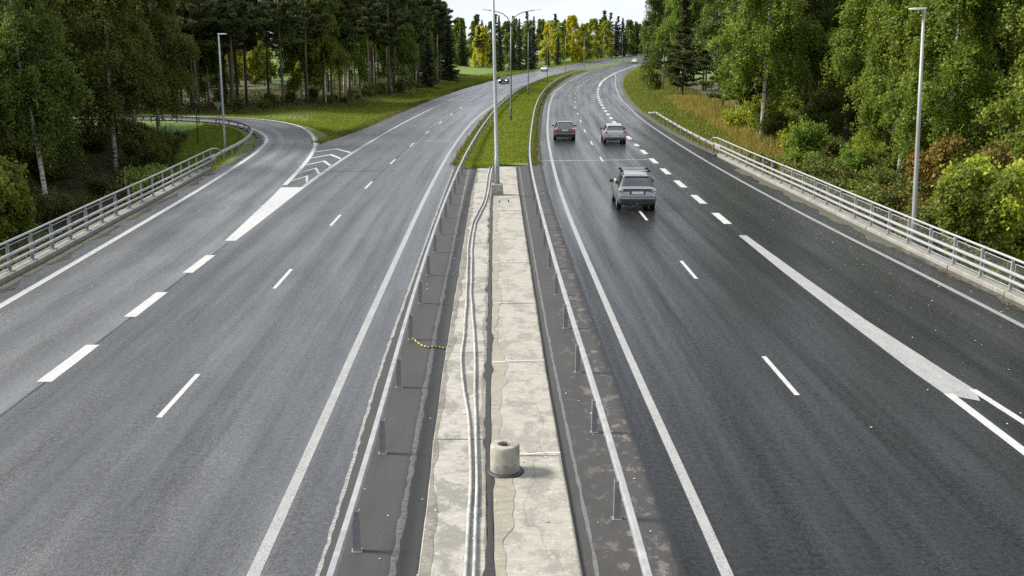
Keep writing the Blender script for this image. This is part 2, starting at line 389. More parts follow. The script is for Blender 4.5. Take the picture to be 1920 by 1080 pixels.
Lin = line([(-3.85, 14), (-4.09, 24), (-4.5, 50), (-4.62, 65), (-4.6, 80), (-4.45, 91.6), (-4.03, 108.3), (-3.32, 123), (-2.17, 142), (-0.42, 164.6), (3.0, 208), (8.3, 252), (14.6, 292), (23.6, 340), (32.4, 379), (43.6, 421), (51.5, 445)])
Lrail = line([(-2.38, 15), (-2.52, 18.9), (-2.63, 22.9), (-2.77, 26.9), (-2.83, 30.9), (-2.96, 38.8), (-3.05, 46.9), (-3.06, 54.4), (-3.06, 62.6), (-2.98, 72), (-2.65, 90), (-1.8, 118), (0.0, 152), (2.6, 188), (7.9, 236), (13.9, 275), (22.6, 326), (31.8, 368), (42.8, 409), (50.8, 434)])
Llane = line([(-7.5, 14), (-7.55, 21), (-7.66, 27), (-7.85, 36), (-8.02, 46), (-8.15, 58), (-8.13, 71), (-7.95, 83), (-7.68, 94), (-7.35, 106), (-6.87, 118), (-6.38, 131), (-5.78, 142), (-4.9, 155), (-4.0, 166.5), (-0.6, 208), (4.7, 252), (11, 292), (20, 340), (28.8, 379), (40, 421), (48, 445)])
Lmain = line([(-11.3, 41), (-11.68, 55.6), (-11.78, 64), (-11.75, 75), (-11.6, 84), (-11.2, 101), (-10.4, 120), (-8.75, 152), (-4.1, 208), (1.2, 252), (7.5, 292), (16.6, 340), (25.3, 379), (36.5, 421), (44.6, 445)])
Lasph = line([(-15.3, 84), (-14.7, 89), (-14.0, 96), (-13.2, 118), (-12.2, 137), (-10.7, 161), (-8.2, 191), (-4.2, 229), (0.5, 268), (7.6, 308), (17.8, 357), (33.0, 415), (46, 452)], 3)
Lwide = line([(-11.0, 14), (-11.05, 23), (-11.2, 29), (-11.35, 35), (-11.48, 41)])
Rin = line([(3.32, 14.2), (3.16, 17.8), (3.03, 23.2), (2.66, 45.8), (2.60, 56), (2.72, 70.5), (3.0, 87), (3.35, 99), (3.84, 112), (4.85, 137), (6.2, 161), (8.2, 186), (11.9, 223), (16.2, 259), (20.6, 288), (27.6, 326), (37, 368), (45.5, 400), (53, 425)])
Rrail = line([(1.83, 16.3), (1.69, 20.3), (1.6, 24.4), (1.49, 28.6), (1.39, 32.7), (1.27, 40.8), (1.16, 48.9), (1.09, 55), (1.05, 63), (1.09, 70), (1.38, 82), (1.85, 98.6), (2.45, 117.4), (3.35, 138), (4.65, 161), (6.1, 182), (9.1, 217), (12.8, 251), (17.2, 281), (24, 317), (32, 353), (41.5, 391), (49.5, 421)])
Rlane = line([(6.6, 14), (6.56, 22.4), (6.43, 25.5), (6.27, 34.9), (6.1, 47), (6.07, 60), (6.2, 73), (6.42, 85), (6.68, 96), (7.05, 107), (7.5, 120), (8.0, 132.4), (8.65, 144.7), (9.4, 157), (10.25, 170), (11.25, 182), (12.4, 195), (14.7, 217), (17.5, 241), (19.3, 254), (27.0, 300), (36.2, 342), (46.5, 385), (56.0, 420)])
Rwide = line([(9.62, 42.5), (9.60, 53), (9.62, 65), (9.75, 77), (9.95, 89), (10.38, 105), (10.83, 117.5), (11.3, 129), (11.9, 141), (12.75, 155), (14.0, 172), (15.6, 190.6), (18.3, 217), (21.6, 243.6), (27.2, 281), (37.3, 335), (48, 378), (58, 415)])
Rout = line([(14.75, 20), (14.52, 28.3), (14.3, 34.6), (13.92, 41.5), (13.72, 46), (13.36, 59), (13.24, 72), (13.25, 82), (13.5, 100), (13.85, 113), (14.6, 130), (16.0, 156), (18.4, 186), (22.0, 225), (24.6, 250), (27.3, 281)])
Rasph = line([(15.75, 20), (15.72, 30.7), (15.42, 37.5), (15.2, 45.7), (15.06, 53.6), (14.8, 65), (14.5, 76), (14.2, 84), (14.25, 99), (14.7, 118), (15.6, 138), (16.9, 156), (20.0, 195), (25.5, 245), (32.0, 292), (38, 325), (47, 370), (57, 410)])
Rkerb = line([(15.72, 20), (15.70, 30.8), (15.42, 37.5), (15.19, 45.7), (15.06, 53.6), (14.9, 59), (14.72, 66), (14.6, 76)], 2)
Lkerb = line([(-16.9, 20), (-16.98, 33.4), (-17.15, 36), (-17.42, 40.1), (-17.75, 44.7), (-18.35, 55.2), (-19.1, 65.3)], 2)
LmR = line([(-2.8, 8), (-2.92, 14.2), (-2.98, 16.6), (-3.23, 23.2), (-3.54, 45.8), (-3.75, 66), (-3.72, 74), (-3.4, 91), (-2.55, 118), (-0.8, 152), (1.7, 188), (7.0, 236), (13.0, 275), (21.7, 326), (31, 368), (42, 409), (50, 434)], 2.5)
RmL = line([(2.6, 8), (2.58, 14.6), (2.49, 22.2), (2.07, 44), (1.92, 57), (1.98, 72), (2.25, 87), (3.1, 112), (4.1, 137), (5.4, 161), (7.4, 186), (11.1, 223), (15.4, 259), (19.8, 288), (26.8, 326), (36.2, 368), (44.7, 400), (52, 425)], 2.5)
crackL = line([(-1.40, 10), (-1.42, 14.2), (-1.45, 15.8), (-1.58, 19.5), (-1.67, 23.2), (-2.16, 55.6), (-2.22, 66)], 0.6)
jointM = line([(-0.28, 10), (-0.32, 14.2), (-0.51, 20.8), (-0.55, 23.2), (-1.0, 50), (-1.12, 66)], 0.6)
slabR = line([(1.10, 10), (1.06, 14.2), (0.85, 23.2), (0.37, 55.6), (0.26, 68)], 0.6)
rampR_pts = [(-11.58, 41.5), (-12.6, 55.6), (-12.95, 59.4), (-13.5, 65.9), (-13.98, 70.8), (-14.6, 76.1), (-15.4, 81.8), (-16.3, 86.4), (-17.5, 91.6), (-19.1, 97.4), (-21.25, 103.2), (-23.6, 107.6), (-26.2, 110.9), (-29.2, 113.4), (-33, 115.2), (-37.3, 116.1), (-46, 117), (-75, 118)]
rampL_pts = [(-15.45, 27), (-15.61, 30.6), (-17.1, 55.6), (-17.8, 64.7), (-18.51, 73.2), (-19.2, 79.7), (-20.0, 85.2), (-20.95, 89.3), (-22.3, 93.4), (-24.2, 98.0), (-26.4, 102.4), (-28.8, 106.2), (-31.2, 108.7), (-33.4, 110.1), (-37.0, 111.1), (-46, 112), (-75, 113)]
def resample(pts, step=1.0, sm=3):
    p = np.array(pts, float); d = np.r_[0, np.cumsum(np.hypot(*np.diff(p, axis=0).T))]
    s = np.arange(0, d[-1], step); q = np.c_[np.interp(s, d, p[:, 0]), np.interp(s, d, p[:, 1])]
    kx = np.arange(-8, 9); kr = np.exp(-(kx / sm) ** 2 / 2); kr /= kr.sum()
    for c in range(2):
        e = np.r_[q[0, c] - (q[1, c] - q[0, c]) * np.arange(8, 0, -1), q[:, c], q[-1, c] + (q[-1, c] - q[-2, c]) * np.arange(1, 9)]
        q[:, c] = np.convolve(e, kr, 'valid')
    return q
rampR_l = resample(rampR_pts); rampL_l = resample(rampL_pts)
def normals(q):
    t = np.gradient(q, axis=0); t /= np.linalg.norm(t, axis=1)[:, None]
    return np.c_[t[:, 1], -t[:, 0]]            # right-hand normal
def fn_path(fn, y0, y1, step=1.0):
    n = max(2, int(math.ceil((y1 - y0) / step)) + 1); Y = np.linspace(y0, y1, n); return np.c_[fn(Y), Y]
def ribbon(name, q, w0, w1, dz, mat, parent=None, ragged=0.0):
    """flat strip between lateral offsets w0..w1 (right positive) along plan polyline q"""
    nn = normals(q); a = q + nn * w0; b = q + nn * w1
    if ragged:
        a = a + nn * rng.normal(0, ragged, (len(q), 1)); b = b + nn * rng.normal(0, ragged, (len(q), 1))
    v = [(p[0], p[1], zp(p[1]) + dz) for p in a] + [(p[0], p[1], zp(p[1]) + dz) for p in b]; n = len(q)
    f = [(i, n + i, n + i + 1, i + 1) for i in range(n - 1)]
    return link(name, mesh(name, v, f, mat), parent)
def strip_between(name, fa, fb, y0, y1, mat, dz=0.0, ref=None, nx=6, step=2.0, crown=0.0, parent=None):
    Y = np.arange(y0, y1 + 1e-6, step); A = fa(Y); B = fb(Y); v = []; f = []; uv = []
    rf = ref(Y) if ref else A
    for i, y in enumerate(Y):
        for j in range(nx + 1):
            t = j / nx; x = A[i] * (1 - t) + B[i] * t
            v.append((x, y, float(zp(y)) + dz + crown * 4 * t * (1 - t))); uv.append((x - rf[i], y))
    for i in range(len(Y) - 1):
        for j in range(nx): a = i * (nx + 1) + j; f.append((a, a + 1, a + nx + 2, a + nx + 1))
    me = mesh(name, v, f, mat, True); ul = me.uv_layers.new(name='UVMap')
    li = np.zeros(len(me.loops), np.int32); me.loops.foreach_get('vertex_index', li)
    ul.data.foreach_set('uv', np.array(uv, np.float32)[li].ravel())
    return link(name, me, parent)

# ------------------------------------------------------------------ terrain
def sstep(a, b, x): t = np.clip((x - a) / (b - a), 0, 1); return t * t * (3 - 2 * t)
rc = []
for i in range(60):
    t = i / 59; a = rampL_l[int(t * (len(rampL_l) - 1))]; b = rampR_l[int(t * (len(rampR_l) - 1))]; rc.append((a + b) / 2)
ramp_c = resample(np.array(rc), 1.5)
def Lbound(Y):
    Y = np.asarray(Y, float)
    return np.where(Y < 66, Lkerb(Y) - 0.45, np.where(Y < 84, -14.0 - (Y - 66) * 0.08, Lasph(Y)))
def Rbound(Y):
    Y = np.asarray(Y, float); return np.where(Y < 74, Rkerb(Y) + 0.45, Rasph(Y))
def pnoise(x, y):
    return (np.sin(x * 0.31 + y * 0.17) + np.sin(x * 0.13 - y * 0.23 + 1.3) + 0.5 * np.sin(x * 0.71 + 0.4) * np.sin(y * 0.63)) * 0.4
def ground_d(x, y):
    dm = np.maximum(np.maximum(Lbound(y) - x, x - Rbound(y)), 0)
    dr = np.full(np.shape(x), 1e9)
    for a in ramp_c: dr = np.minimum(dr, np.hypot(x - a[0], y - a[1]))
    dr = np.maximum(dr - 3.3, 0)
    return np.minimum(dm, dr)
def T(x, y):
    x = np.asarray(x, float); y = np.asarray(y, float)
    d = ground_d(x, y)
    right = x > Rbound(y) - 0.01
    wv = np.where(right, 1 - sstep(72, 104, y), 1 - sstep(66, 100, y))
    drop = wv * np.clip((d - 0.05) * np.where(right, 0.55, 0.62), 0, np.where(right, 3.6, 3.8)) + (1 - wv) * (0.30 * sstep(0.3, 3, d) - 0.25 * sstep(6, 14, d))
    far = sstep(12, 40, d)
    return zp(y) - 0.10 - drop + pnoise(x, y) * 0.35 * sstep(1.5, 8, d) + far * 0.5 * pnoise(x * 0.4, y * 0.4)
def tz(x, y): return float(T(np.array([x]), np.array([y]))[0])
gx = np.unique(np.r_[np.arange(-3000, -200, 200), np.arange(-200, -70, 6), np.arange(-70, 80, 1.25), np.arange(80, 240, 6), np.arange(240, 3001, 200)])
gy = np.unique(np.r_[np.arange(-200, 0, 20), np.arange(0, 130, 1.25), np.arange(130, 320, 3), np.arange(320, 700, 10), np.arange(700, 4001, 220)])
GX, GY = np.meshgrid(gx, gy); sh = GX.shape
GD = ground_d(GX.ravel(), GY.ravel()); GZ = T(GX.ravel(), np.minimum(GY.ravel(), 560))
nX = sh[1]
idx = np.arange(sh[0] * sh[1]).reshape(sh)
F = np.stack([idx[:-1, :-1], idx[:-1, 1:], idx[1:, 1:], idx[1:, :-1]], -1).reshape(-1, 4)
me = bpy.data.meshes.new('ground'); V = np.c_[GX.ravel(), GY.ravel(), GZ].astype(np.float32)
me.vertices.add(len(V)); me.vertices.foreach_set('co', V.ravel()); me.loops.add(F.size); me.loops.foreach_set('vertex_index', F.ravel().astype(np.int32))
me.polygons.add(len(F)); me.polygons.foreach_set('loop_start', np.arange(0, F.size, 4, dtype=np.int32)); me.update(calc_edges=True)
me.polygons.foreach_set('use_smooth', np.ones(len(F), bool))
lawn = np.where(GD < 0.01, 0.5, 1 - sstep(5.0, 11.0, GD)); lawn *= np.where(GX.ravel() > 0, sstep(74, 92, GY.ravel()), sstep(62, 84, GY.ravel()))
lawn = np.maximum(lawn, np.where((GY.ravel() > 150) & (GX.ravel() < -62), 0.9, 0)); lawn = np.maximum(lawn, np.where(GY.ravel() > 225, 0.85, 0))
at = me.attributes.new('lawn', 'FLOAT', 'POINT'); at.data.foreach_set('value', lawn.astype(np.float32))
me.materials.append(M['ground'])
tag(link('ground', me), kind='structure')

# ------------------------------------------------------------------ carriageways
def left_b(Y):
    Y = np.asarray(Y, float); rr = np.interp(Y, rampR_l[:, 1], rampR_l[:, 0])
    return np.where(Y < 42, Lwide(Y), np.where(Y < 82, rr - 0.05, Lasph(Y)))
left = tag(strip_between('left_carriageway', left_b, LmR, -20, 640, M['asphalt_left'], 0.0, Llane, 8), kind='structure')
right = tag(strip_between('right_carriageway', RmL, Rasph, -20, 640, M['asphalt_right'], 0.0, Rlane, 8), kind='structure')
# slip road: sheet 4 mm below, reaching a little under the main carriageway
def slip_sheet():
    a0 = np.array([(Lkerb(y), y) for y in np.arange(-20, 66, 2)]); aa = resample(np.r_[a0, [q for q in rampL_l[::3] - normals(rampL_l[::3]) * 0.55 if q[1] > 67]], 1.0)
    b0 = np.array([(Lwide(y) + 0.8, y) for y in np.arange(-20, 42, 2)]); bb = resample(np.r_[b0, [q + n * 0.35 for q, n in zip(rampR_l[::3], normals(rampR_l[::3])) if q[1] > 43]], 1.0)
    n = 180; A = aa[np.linspace(0, len(aa) - 1, n).astype(int)]; B = bb[np.linspace(0, len(bb) - 1, n).astype(int)]
    v = []; uv = []; f = []; s = np.r_[0, np.cumsum(np.hypot(*np.diff((A + B) / 2, axis=0).T))]
    for i in range(n):
        wd = np.hypot(*(B[i] - A[i]))
        for j in range(7):
            t = j / 6; p = A[i] * (1 - t) + B[i] * t; v.append((p[0], p[1], -0.004)); uv.append((t * wd, s[i]))
    for i in range(n - 1):
        for j in range(6): a = i * 7 + j; f.append((a, a + 1, a + 8, a + 7))
    me = mesh('slip_road', v, f, M['asphalt_ramp'], True); ul = me.uv_layers.new(name='UVMap')
    li = np.zeros(len(me.loops), np.int32); me.loops.foreach_get('vertex_index', li); ul.data.foreach_set('uv', np.array(uv, np.float32)[li].ravel())
    return link('slip_road', me)
slip = tag(slip_sheet(), kind='structure')
median = tag(strip_between('median', LmR, RmL, -20, 68, M['asphalt_median'], 0.0, None, 6), kind='structure')

# painted markings
P, PW, PG = M['paint'], M['paint_worn'], M['paint_grey']
ZM = 0.004
ribbon('edge_line', fn_path(Lin, -5, 630), -0.10, 0.10, ZM, PW, left)
ribbon('edge_line', fn_path(Lmain, 57.5, 630), -0.13, 0.13, ZM, PW, left)
ribbon('edge_line', fn_path(Rin, -5, 630), -0.095, 0.095, ZM, PW, right)
ribbon('edge_line', fn_path(Rout, -5, 279), -0.10, 0.10, ZM, PG, right)
def dashes(fn, y0, period, length, w_, n, parent, ymax, mat=P):
    y = y0
    for i in range(n):
        if y + length > ymax: break
        s = (fn(y + length) - fn(y)) / length; c = 1 / math.sqrt(1 + s * s)
        ribbon('lane_dash', fn_path(fn, y, y + length * c), -w_ / 2, w_ / 2, ZM, mat, parent); y += period * c
dashes(Llane, 8.95, 12, 3, 0.125, 60, left, 600)
dashes(Rlane, 10.4, 12, 3, 0.125, 60, right, 600)
dashes(Lwide, 17.35, 6, 3.1, 0.36, 4, left, 39.5)
dashes(Rwide, 47.0 - 1.55, 5.98, 3.05, 0.36, 26, right, 197)
ribbon('edge_line', fn_path(Rwide, 197, 620), -0.18, 0.18, ZM, P, right)
# merging wedge on the right: filled taper splitting into two lines
def poly(name, pts, mat, parent, dz=ZM):
    return link(name, mesh(name, [(x, y, dz) for x, y in pts], [tuple(range(len(pts)))], mat), parent)
wedgeL = [(9.46, 42.6), (9.52, 35.5), (9.66, 29.0), (9.80, 24.0), (9.90, 22.45)]
wedgeR = [(9.80, 42.6), (10.03, 35), (10.26, 29.0), (10.62, 24.0), (10.72, 22.75)]
wv = [(x, y, ZM) for x, y in wedgeL] + [(x, y, ZM) for x, y in wedgeR]
link('filled_wedge', mesh('filled_wedge', wv + [(10.5, 22.0, ZM)], [(i + 1, i + 6, i + 5, i) for i in range(4)] + [(4, 10, 9)], PW), right)
ribbon('edge_line', np.array([(9.98, 22.5), (10.02, 20.6), (10.12, 16), (10.2, 8), (10.2, -5)])[::-1], -0.10, 0.12, ZM + .002, P, right)
ribbon('edge_line', np.array([(10.66, 22.8), (10.83, 20.6), (11.2, 16), (11.8, 8), (12.5, -5)])[::-1], -0.08, 0.10, ZM + .002, P, right)
# gore on the left: filled tip, then two diverging lines with chevrons
rr = lambda y: np.interp(y, rampR_l[:, 1], rampR_l[:, 0])
gy_ = np.linspace(41.4, 57.5, 9); gv = [(rr(y) - 0.10, y, ZM) for y in gy_] + [(Lmain(y) + 0.12, y, ZM) for y in gy_]
link('filled_gore', mesh('filled_gore', gv, [(i, i + 9, i + 10, i + 1) for i in range(8)], P), left)
ribbon('edge_line', rampR_l[(rampR_l[:, 1] > 57.5) & (rampR_l[:, 0] > -70)], -0.16, 0.12, ZM, P, slip).location.z = 0.0
ribbon('edge_line', rampL_l[rampL_l[:, 0] > -70], -0.13, 0.13, ZM, P, slip)
for y in (60.2, 64.2, 68.4, 72.6, 76.8):
    xa, xb = rr(y) + 0.16, Lmain(y) - 0.18; xm = xa + (xb - xa) * 0.45
    link('chevron', mesh('chevron', [(xa, y - 0.2, ZM), (xm, y + 2.0, ZM), (xb, y - 0.7, ZM), (xb, y - 0.05, ZM), (xm, y + 2.75, ZM), (xa, y + 0.4, ZM)], [(0, 1, 4, 5), (1, 2, 3, 4)], P), left)
qg = rampL_l[(rampL_l[:, 1] > 67) & (rampL_l[:, 0] > -30)]
ribbon('gravel_edge', qg, -0.75, -0.32, 0.003, M['dirt'], slip, 0.09)
# bridge deck expansion joints, longitudinal paving seams
yj = 71.0
ribbon('expansion_joint', np.c_[np.linspace(RmL(71) - 0.1, Rwide(71) - 0.3, 20), np.linspace(70.8, 71.6, 20)], -0.11, 0.11, 0.006, M['joint_steel'], right)
ribbon('expansion_joint', np.c_[np.linspace(Rwide(71) + 0.4, Rkerb(69), 12), np.linspace(71.6, 69, 12)], -0.07, 0.07, 0.006, M['tar'], right)
ribbon('expansion_joint', np.c_[np.linspace(rr(64.5), -7.4, 20), np.linspace(64.6, 65.2, 20)], -0.06, 0.06, 0.006, M['tar'], left)
ribbon('expansion_joint', np.c_[np.linspace(Lkerb(64.5) + 0.4, rr(64.5) - 0.3, 16), np.linspace(62.2, 64.6, 16)], -0.05, 0.05, 0.006, M['joint_steel'], slip)
ribbon('expansion_joint', np.c_[np.linspace(-7.3, Lin(86) - 0.4, 12), np.linspace(85.6, 85.8, 12)], -0.12, 0.12, 0.006, M['joint_steel'], left)
ribbon('paving_seam', fn_path(lambda y: Lwide(y) + 0.05, 18, 41, 0.5), -0.015, 0.025, 0.003, M['tar'], left, 0.012)
ribbon('paving_seam', fn_path(lambda y: Llane(y) - 0.02, 60, 160, 0.7), -0.03, 0.04, 0.002, M['tar'], left, 0.03)
ribbon('paving_seam', fn_path(lambda y: Lmain(y) - 0.3, 64, 200, 0.7), -0.03, 0.04, 0.002, M['tar'], left, 0.02)
ribbon('paving_seam', fn_path(lambda y: Rwide(y) + 0.05, 42, 100, 0.5), -0.02, 0.03, 0.002, M['tar'], right, 0.015)
ribbon('paving_seam', fn_path(lambda y: Rin(y) + 1.75, 85, 140, 0.7), -0.04, 0.05, 0.002, M['tar'], right, 0.05)

# ------------------------------------------------------------------ median on the bridge
def slab(name, fa, fb, y0, y1, z, mat):
    Y = np.linspace(y0, y1, 9); a = fa(Y) + rng.normal(0, 0.006, 9); b = fb(Y) + rng.normal(0, 0.006, 9); m = MB(); v = []; n = 9
    bz = 0.018
    for i in range(n): v += [(a[i], Y[i], -0.02), (a[i], Y[i], z - bz), (a[i] + bz, Y[i], z), (b[i] - bz, Y[i], z), (b[i], Y[i], z - bz), (b[i], Y[i], -0.02)]
    f = []
    for i in range(n - 1):
        for j in range(5): q = i * 6 + j; f.append((q, q + 6, q + 7, q + 1))
    f += [(0, 1, 2, 3, 4, 5), tuple((n - 1) * 6 + j for j in range(5, -1, -1))]
    f = [tuple(reversed(q)) for q in f]
    o = link(name, mesh(name, v, f, mat), median)
    return o
ys = [0.6 + 6.03 * i for i in range(12)]
for i in range(11):
    y0, y1 = ys[i] + 0.0, min(ys[i + 1], 66.2)
    slab('concrete_slab', lambda y: jointM(y) + 0.05, slabR, y0 + 0.02, min(ys[i + 1], 68.0 if i == 10 else 99) - 0.02, 0.06 + rng.uniform(-.004, .004), M['concrete'])
    slab('concrete_slab', crackL, lambda y: jointM(y) - 0.05, y0 + 0.9, min(y1 + 0.9, 66.2) - 0.03, 0.045 + rng.uniform(-.004, .004), M['concrete_pale'])
    ribbon('joint_mortar', np.array([(x, y0 + 0.12 * (x - jointM(y0)) + rng.normal(0, .012)) for x in np.linspace(jointM(y0) + 0.07, slabR(y0) - 0.02, 14)]), -0.022, 0.022, 0.067, M['joint_pale'], median)
# tar filled joint: ragged, with blobs
q = fn_path(jointM, 5, 66, 0.16); n_ = len(q); blob = lambda p, a: a * np.convolve((rng.random(n_) < p) * rng.uniform(.3, 1.0, n_), [.3, .8, 1, .8, .3], 'same'); wv1 = 0.05 + 0.012 * rng.normal(0, 1, n_) + blob(.10, .085); wv2 = 0.048 + 0.01 * rng.normal(0, 1, n_) + blob(.07, .06)
kk = np.array([.25, .5, .25]); wv1 = np.convolve(wv1, kk, 'same'); wv2 = np.convolve(wv2, kk, 'same')
tv = [(q[i, 0] - wv1[i], q[i, 1], 0.068) for i in range(n_)] + [(q[i, 0], q[i, 1], 0.074) for i in range(n_)] + [(q[i, 0] + wv2[i], q[i, 1], 0.068) for i in range(n_)]
link('tar_joint', mesh('tar_joint', tv, [(i, i + n_, i + n_ + 1, i + 1) for i in range(n_ - 1)] + [(i + n_, i + 2 * n_, i + 2 * n_ + 1, i + n_ + 1) for i in range(n_ - 1)], M['tar'], True), median)
def ragged_band(name, fn, sgn, y0, y1, wmin, wmax, z, mat):
    q = fn_path(fn, y0, y1, 0.12); n = len(q); r_ = np.convolve(rng.normal(0, 1, n + 24), np.hanning(9) / 4.5, 'same')[12:-12] * .6 + np.convolve(rng.normal(0, 1, n + 80), np.hanning(41) / 20, 'same')[40:-40] * 2.0
    w_ = np.clip((wmin + wmax) / 2 + r_ * (wmax - wmin) * .45, 0.004, wmax * 1.6)
    v = [(q[i, 0], q[i, 1], z) for i in range(n)] + [(q[i, 0] + sgn * w_[i], q[i, 1], z) for i in range(n)]
    f = [(i, i + n, i + n + 1, i + 1) if sgn > 0 else (i + 1, i + n + 1, i + n, i) for i in range(n - 1)]
    return link(name, mesh(name, v, f, mat), median)
M['damp'] = concrete('damp_concrete', (0.20, 0.182, 0.138), (0.27, 0.248, 0.195), damp=0.3); M['mud'] = concrete('muddy_concrete', (0.13, 0.122, 0.10), (0.22, 0.205, 0.17), stain=(0.08, 0.075, 0.06), damp=0.5)
ragged_band('damp_stain', lambda y: jointM(y) + 0.07, 1, 5, 66, 0.05, 0.42, 0.0665, M['damp'])
ragged_band('muddy_edge', lambda y: crackL(y) + 0.02, 1, 5, 65, 0.0, 0.26, 0.0515, M['mud'])
ragged_band('muddy_edge', lambda y: jointM(y) - 0.06, -1, 5, 65, 0.0, 0.16, 0.0515, M['mud'])
ragged_band('muddy_edge', lambda y: slabR(y) - 0.019, -1, 5, 66, 0.0, 0.05, 0.0665, M['mud'])
# crack between asphalt and concrete on the left, seams in the asphalt
ribbon('asphalt_crack', fn_path(crackL, 5, 66, 0.2), -0.05, 0.005, 0.003, M['tar'], median, 0.014)
ribbon('asphalt_seam', fn_path(line([(-1.7, 10), (-1.77, 14.2), (-2.05, 23.2), (-2.59, 55.6), (-2.75, 66)]), 5, 66, 0.25), -0.05, 0.05, 0.003, simple('seam_sealer_pale', (0.12, 0.115, 0.105), 0.8, 0, 0.5, 12), median, 0.014)
ribbon('asphalt_seam', fn_path(line([(1.4, 10), (1.33, 14.2), (1.04, 23.2), (0.58, 55.6), (0.5, 66)]), 5, 67, 0.25), -0.03, 0.03, 0.003, simple('seam_sealer', (0.11, 0.105, 0.10), 0.6, 0, 0.3, 12), median, 0.008)
ribbon('asphalt_seam', fn_path(LmR, 5, 66, 0.25), -0.035, 0.035, 0.003, simple('seam_chalk', (0.22, 0.215, 0.205), 0.8, 0, 0.6, 14), median, 0.01)
ribbon('asphalt_seam', fn_path(lambda y: RmL(y) - 0.02, 5, 66, 0.25), -0.02, 0.06, 0.003, M['tar'], median, 0.012)
# grass covered median beyond the bridge, dirt shoulder along its right side
lawn_o = tag(strip_between('median_lawn', lambda y: LmR(y) - 0.05, lambda y: Rrail(y) + 0.25, 68, 640, M['ground'], -0.01, None, 8, 2.0, 0.10), kind='structure')
la = lawn_o.data.attributes.new('lawn', 'FLOAT', 'POINT'); la.data.foreach_set('value', np.ones(len(lawn_o.data.vertices), np.float32))
tag(strip_between('gravel_shoulder', lambda y: Rrail(y) + 0.2, lambda y: RmL(y) + 0.1, 68, 640, M['dirt'], 0.003, None, 3, 2.0), kind='structure')
tag(strip_between('gravel_verge', lambda y: Rasph(y) - 0.1, lambda y: Rasph(y) + 0.7, 75, 400, M['dirt'], -0.02, None, 3, 2.0), kind='structure')

# kerbs along both bridge edges, each kerb stone a piece
kerbP = {}
for nm, fn, sg, y1 in (('left_kerb', Lkerb, -1, 66), ('right_kerb', Rkerb, 1, 74)):
    K = tag(strip_between(nm, (lambda y, fn=fn, sg=sg: fn(y) + (sg * 0.42 if sg > 0 else sg * 0.80) if sg < 0 else fn(y) + 0.40), (lambda y, fn=fn, sg=sg: fn(y) - 0.40 if sg < 0 else fn(y) + 0.80), -10, y1, M['bridge'], 0.02, None, 2, 2.0), kind='structure')
    y = -8.0
    while y < y1 - 1:
        ye = min(y + 3.98, y1); Y = np.linspace(y, ye - 0.02, 5); x = fn(Y) + rng.normal(0, 0.004)
        v = []
        for i in range(5): v += [(x[i], Y[i], -0.9), (x[i], Y[i], 0.12), (x[i] + sg * 0.03, Y[i], 0.15), (x[i] + sg * 0.40, Y[i], 0.15), (x[i] + sg * 0.40, Y[i], -0.9)]
        f = [];
        for i in range(4):
            for j in range(4): a = i * 5 + j; qd = (a, a + 1, a + 6, a + 5); f.append(qd if sg > 0 else qd[::-1])
        f += [(0, 1, 2, 3, 4)[::-sg], tuple(20 + j for j in range(5))[::sg]]
        link('kerb_stone', mesh('kerb_stone', v, f, M['concrete_grey']), K); y += 4.0
# dirt and standing water in the right gutter, dirt along the left kerb
tag(strip_between('gutter_water', lambda y: Rkerb(y) - 0.42 - 0.12 * np.sin(y * 1.3) - 0.07 * np.sin(y * 3.1), lambda y: Rkerb(y) - 0.01, 16, 40, M['gutter'], 0.004, None, 3, 0.5), kind='structure')
tag(strip_between('gutter_dirt', lambda y: Rkerb(y) - 0.55 - 0.15 * np.sin(y * 1.1) - 0.1 * np.sin(y * 2.9), lambda y: Rkerb(y) - 0.01, 40, 66, M['dirt'], 0.004, None, 3, 0.5), kind='structure')
tag(strip_between('left_gutter_dirt', lambda y: Lkerb(y) + 0.01, lambda y: Lkerb(y) + 0.5 + 0.16 * np.sin(y * 1.2) + 0.1 * np.sin(y * 2.7), 24, 64, M['dirt'], 0.004, None, 3, 0.5), kind='structure')

# ------------------------------------------------------------------ guard rails and railings
def lat_of(q): return normals(q)
def pts3(q, dz=0.0): return [(p[0], p[1], float(zp(p[1])) + dz) for p in q]
post_me = {}
def post_mesh(kind):
    if kind in post_me: return post_me[kind]
    m = MB(); h = 0.70
    # open U channel with base plate
    m.box(-0.058, 0.058, -0.045, -0.033, 0, h, 0.003); m.box(-0.058, -0.046, -0.033, 0.045, 0, h); m.box(0.046, 0.058, -0.033, 0.045, 0, h)
    if kind == 'plate': m.box(-0.085, 0.085, -0.07, 0.07, 0.0, 0.012)
    me = mesh('post', m.v, m.f, M['galv_post'] if kind == 'plate' else M['galv_dull']); post_me[kind] = me; return me
BEAM = [(-0.045, 0.0), (0.045, 0.0), (0.055, 0.02), (0.055, 0.055), (0.035, 0.07), (0.055, 0.085), (0.055, 0.13), (0.04, 0.15), (-0.04, 0.15), (-0.055, 0.13), (-0.055, 0.02)]
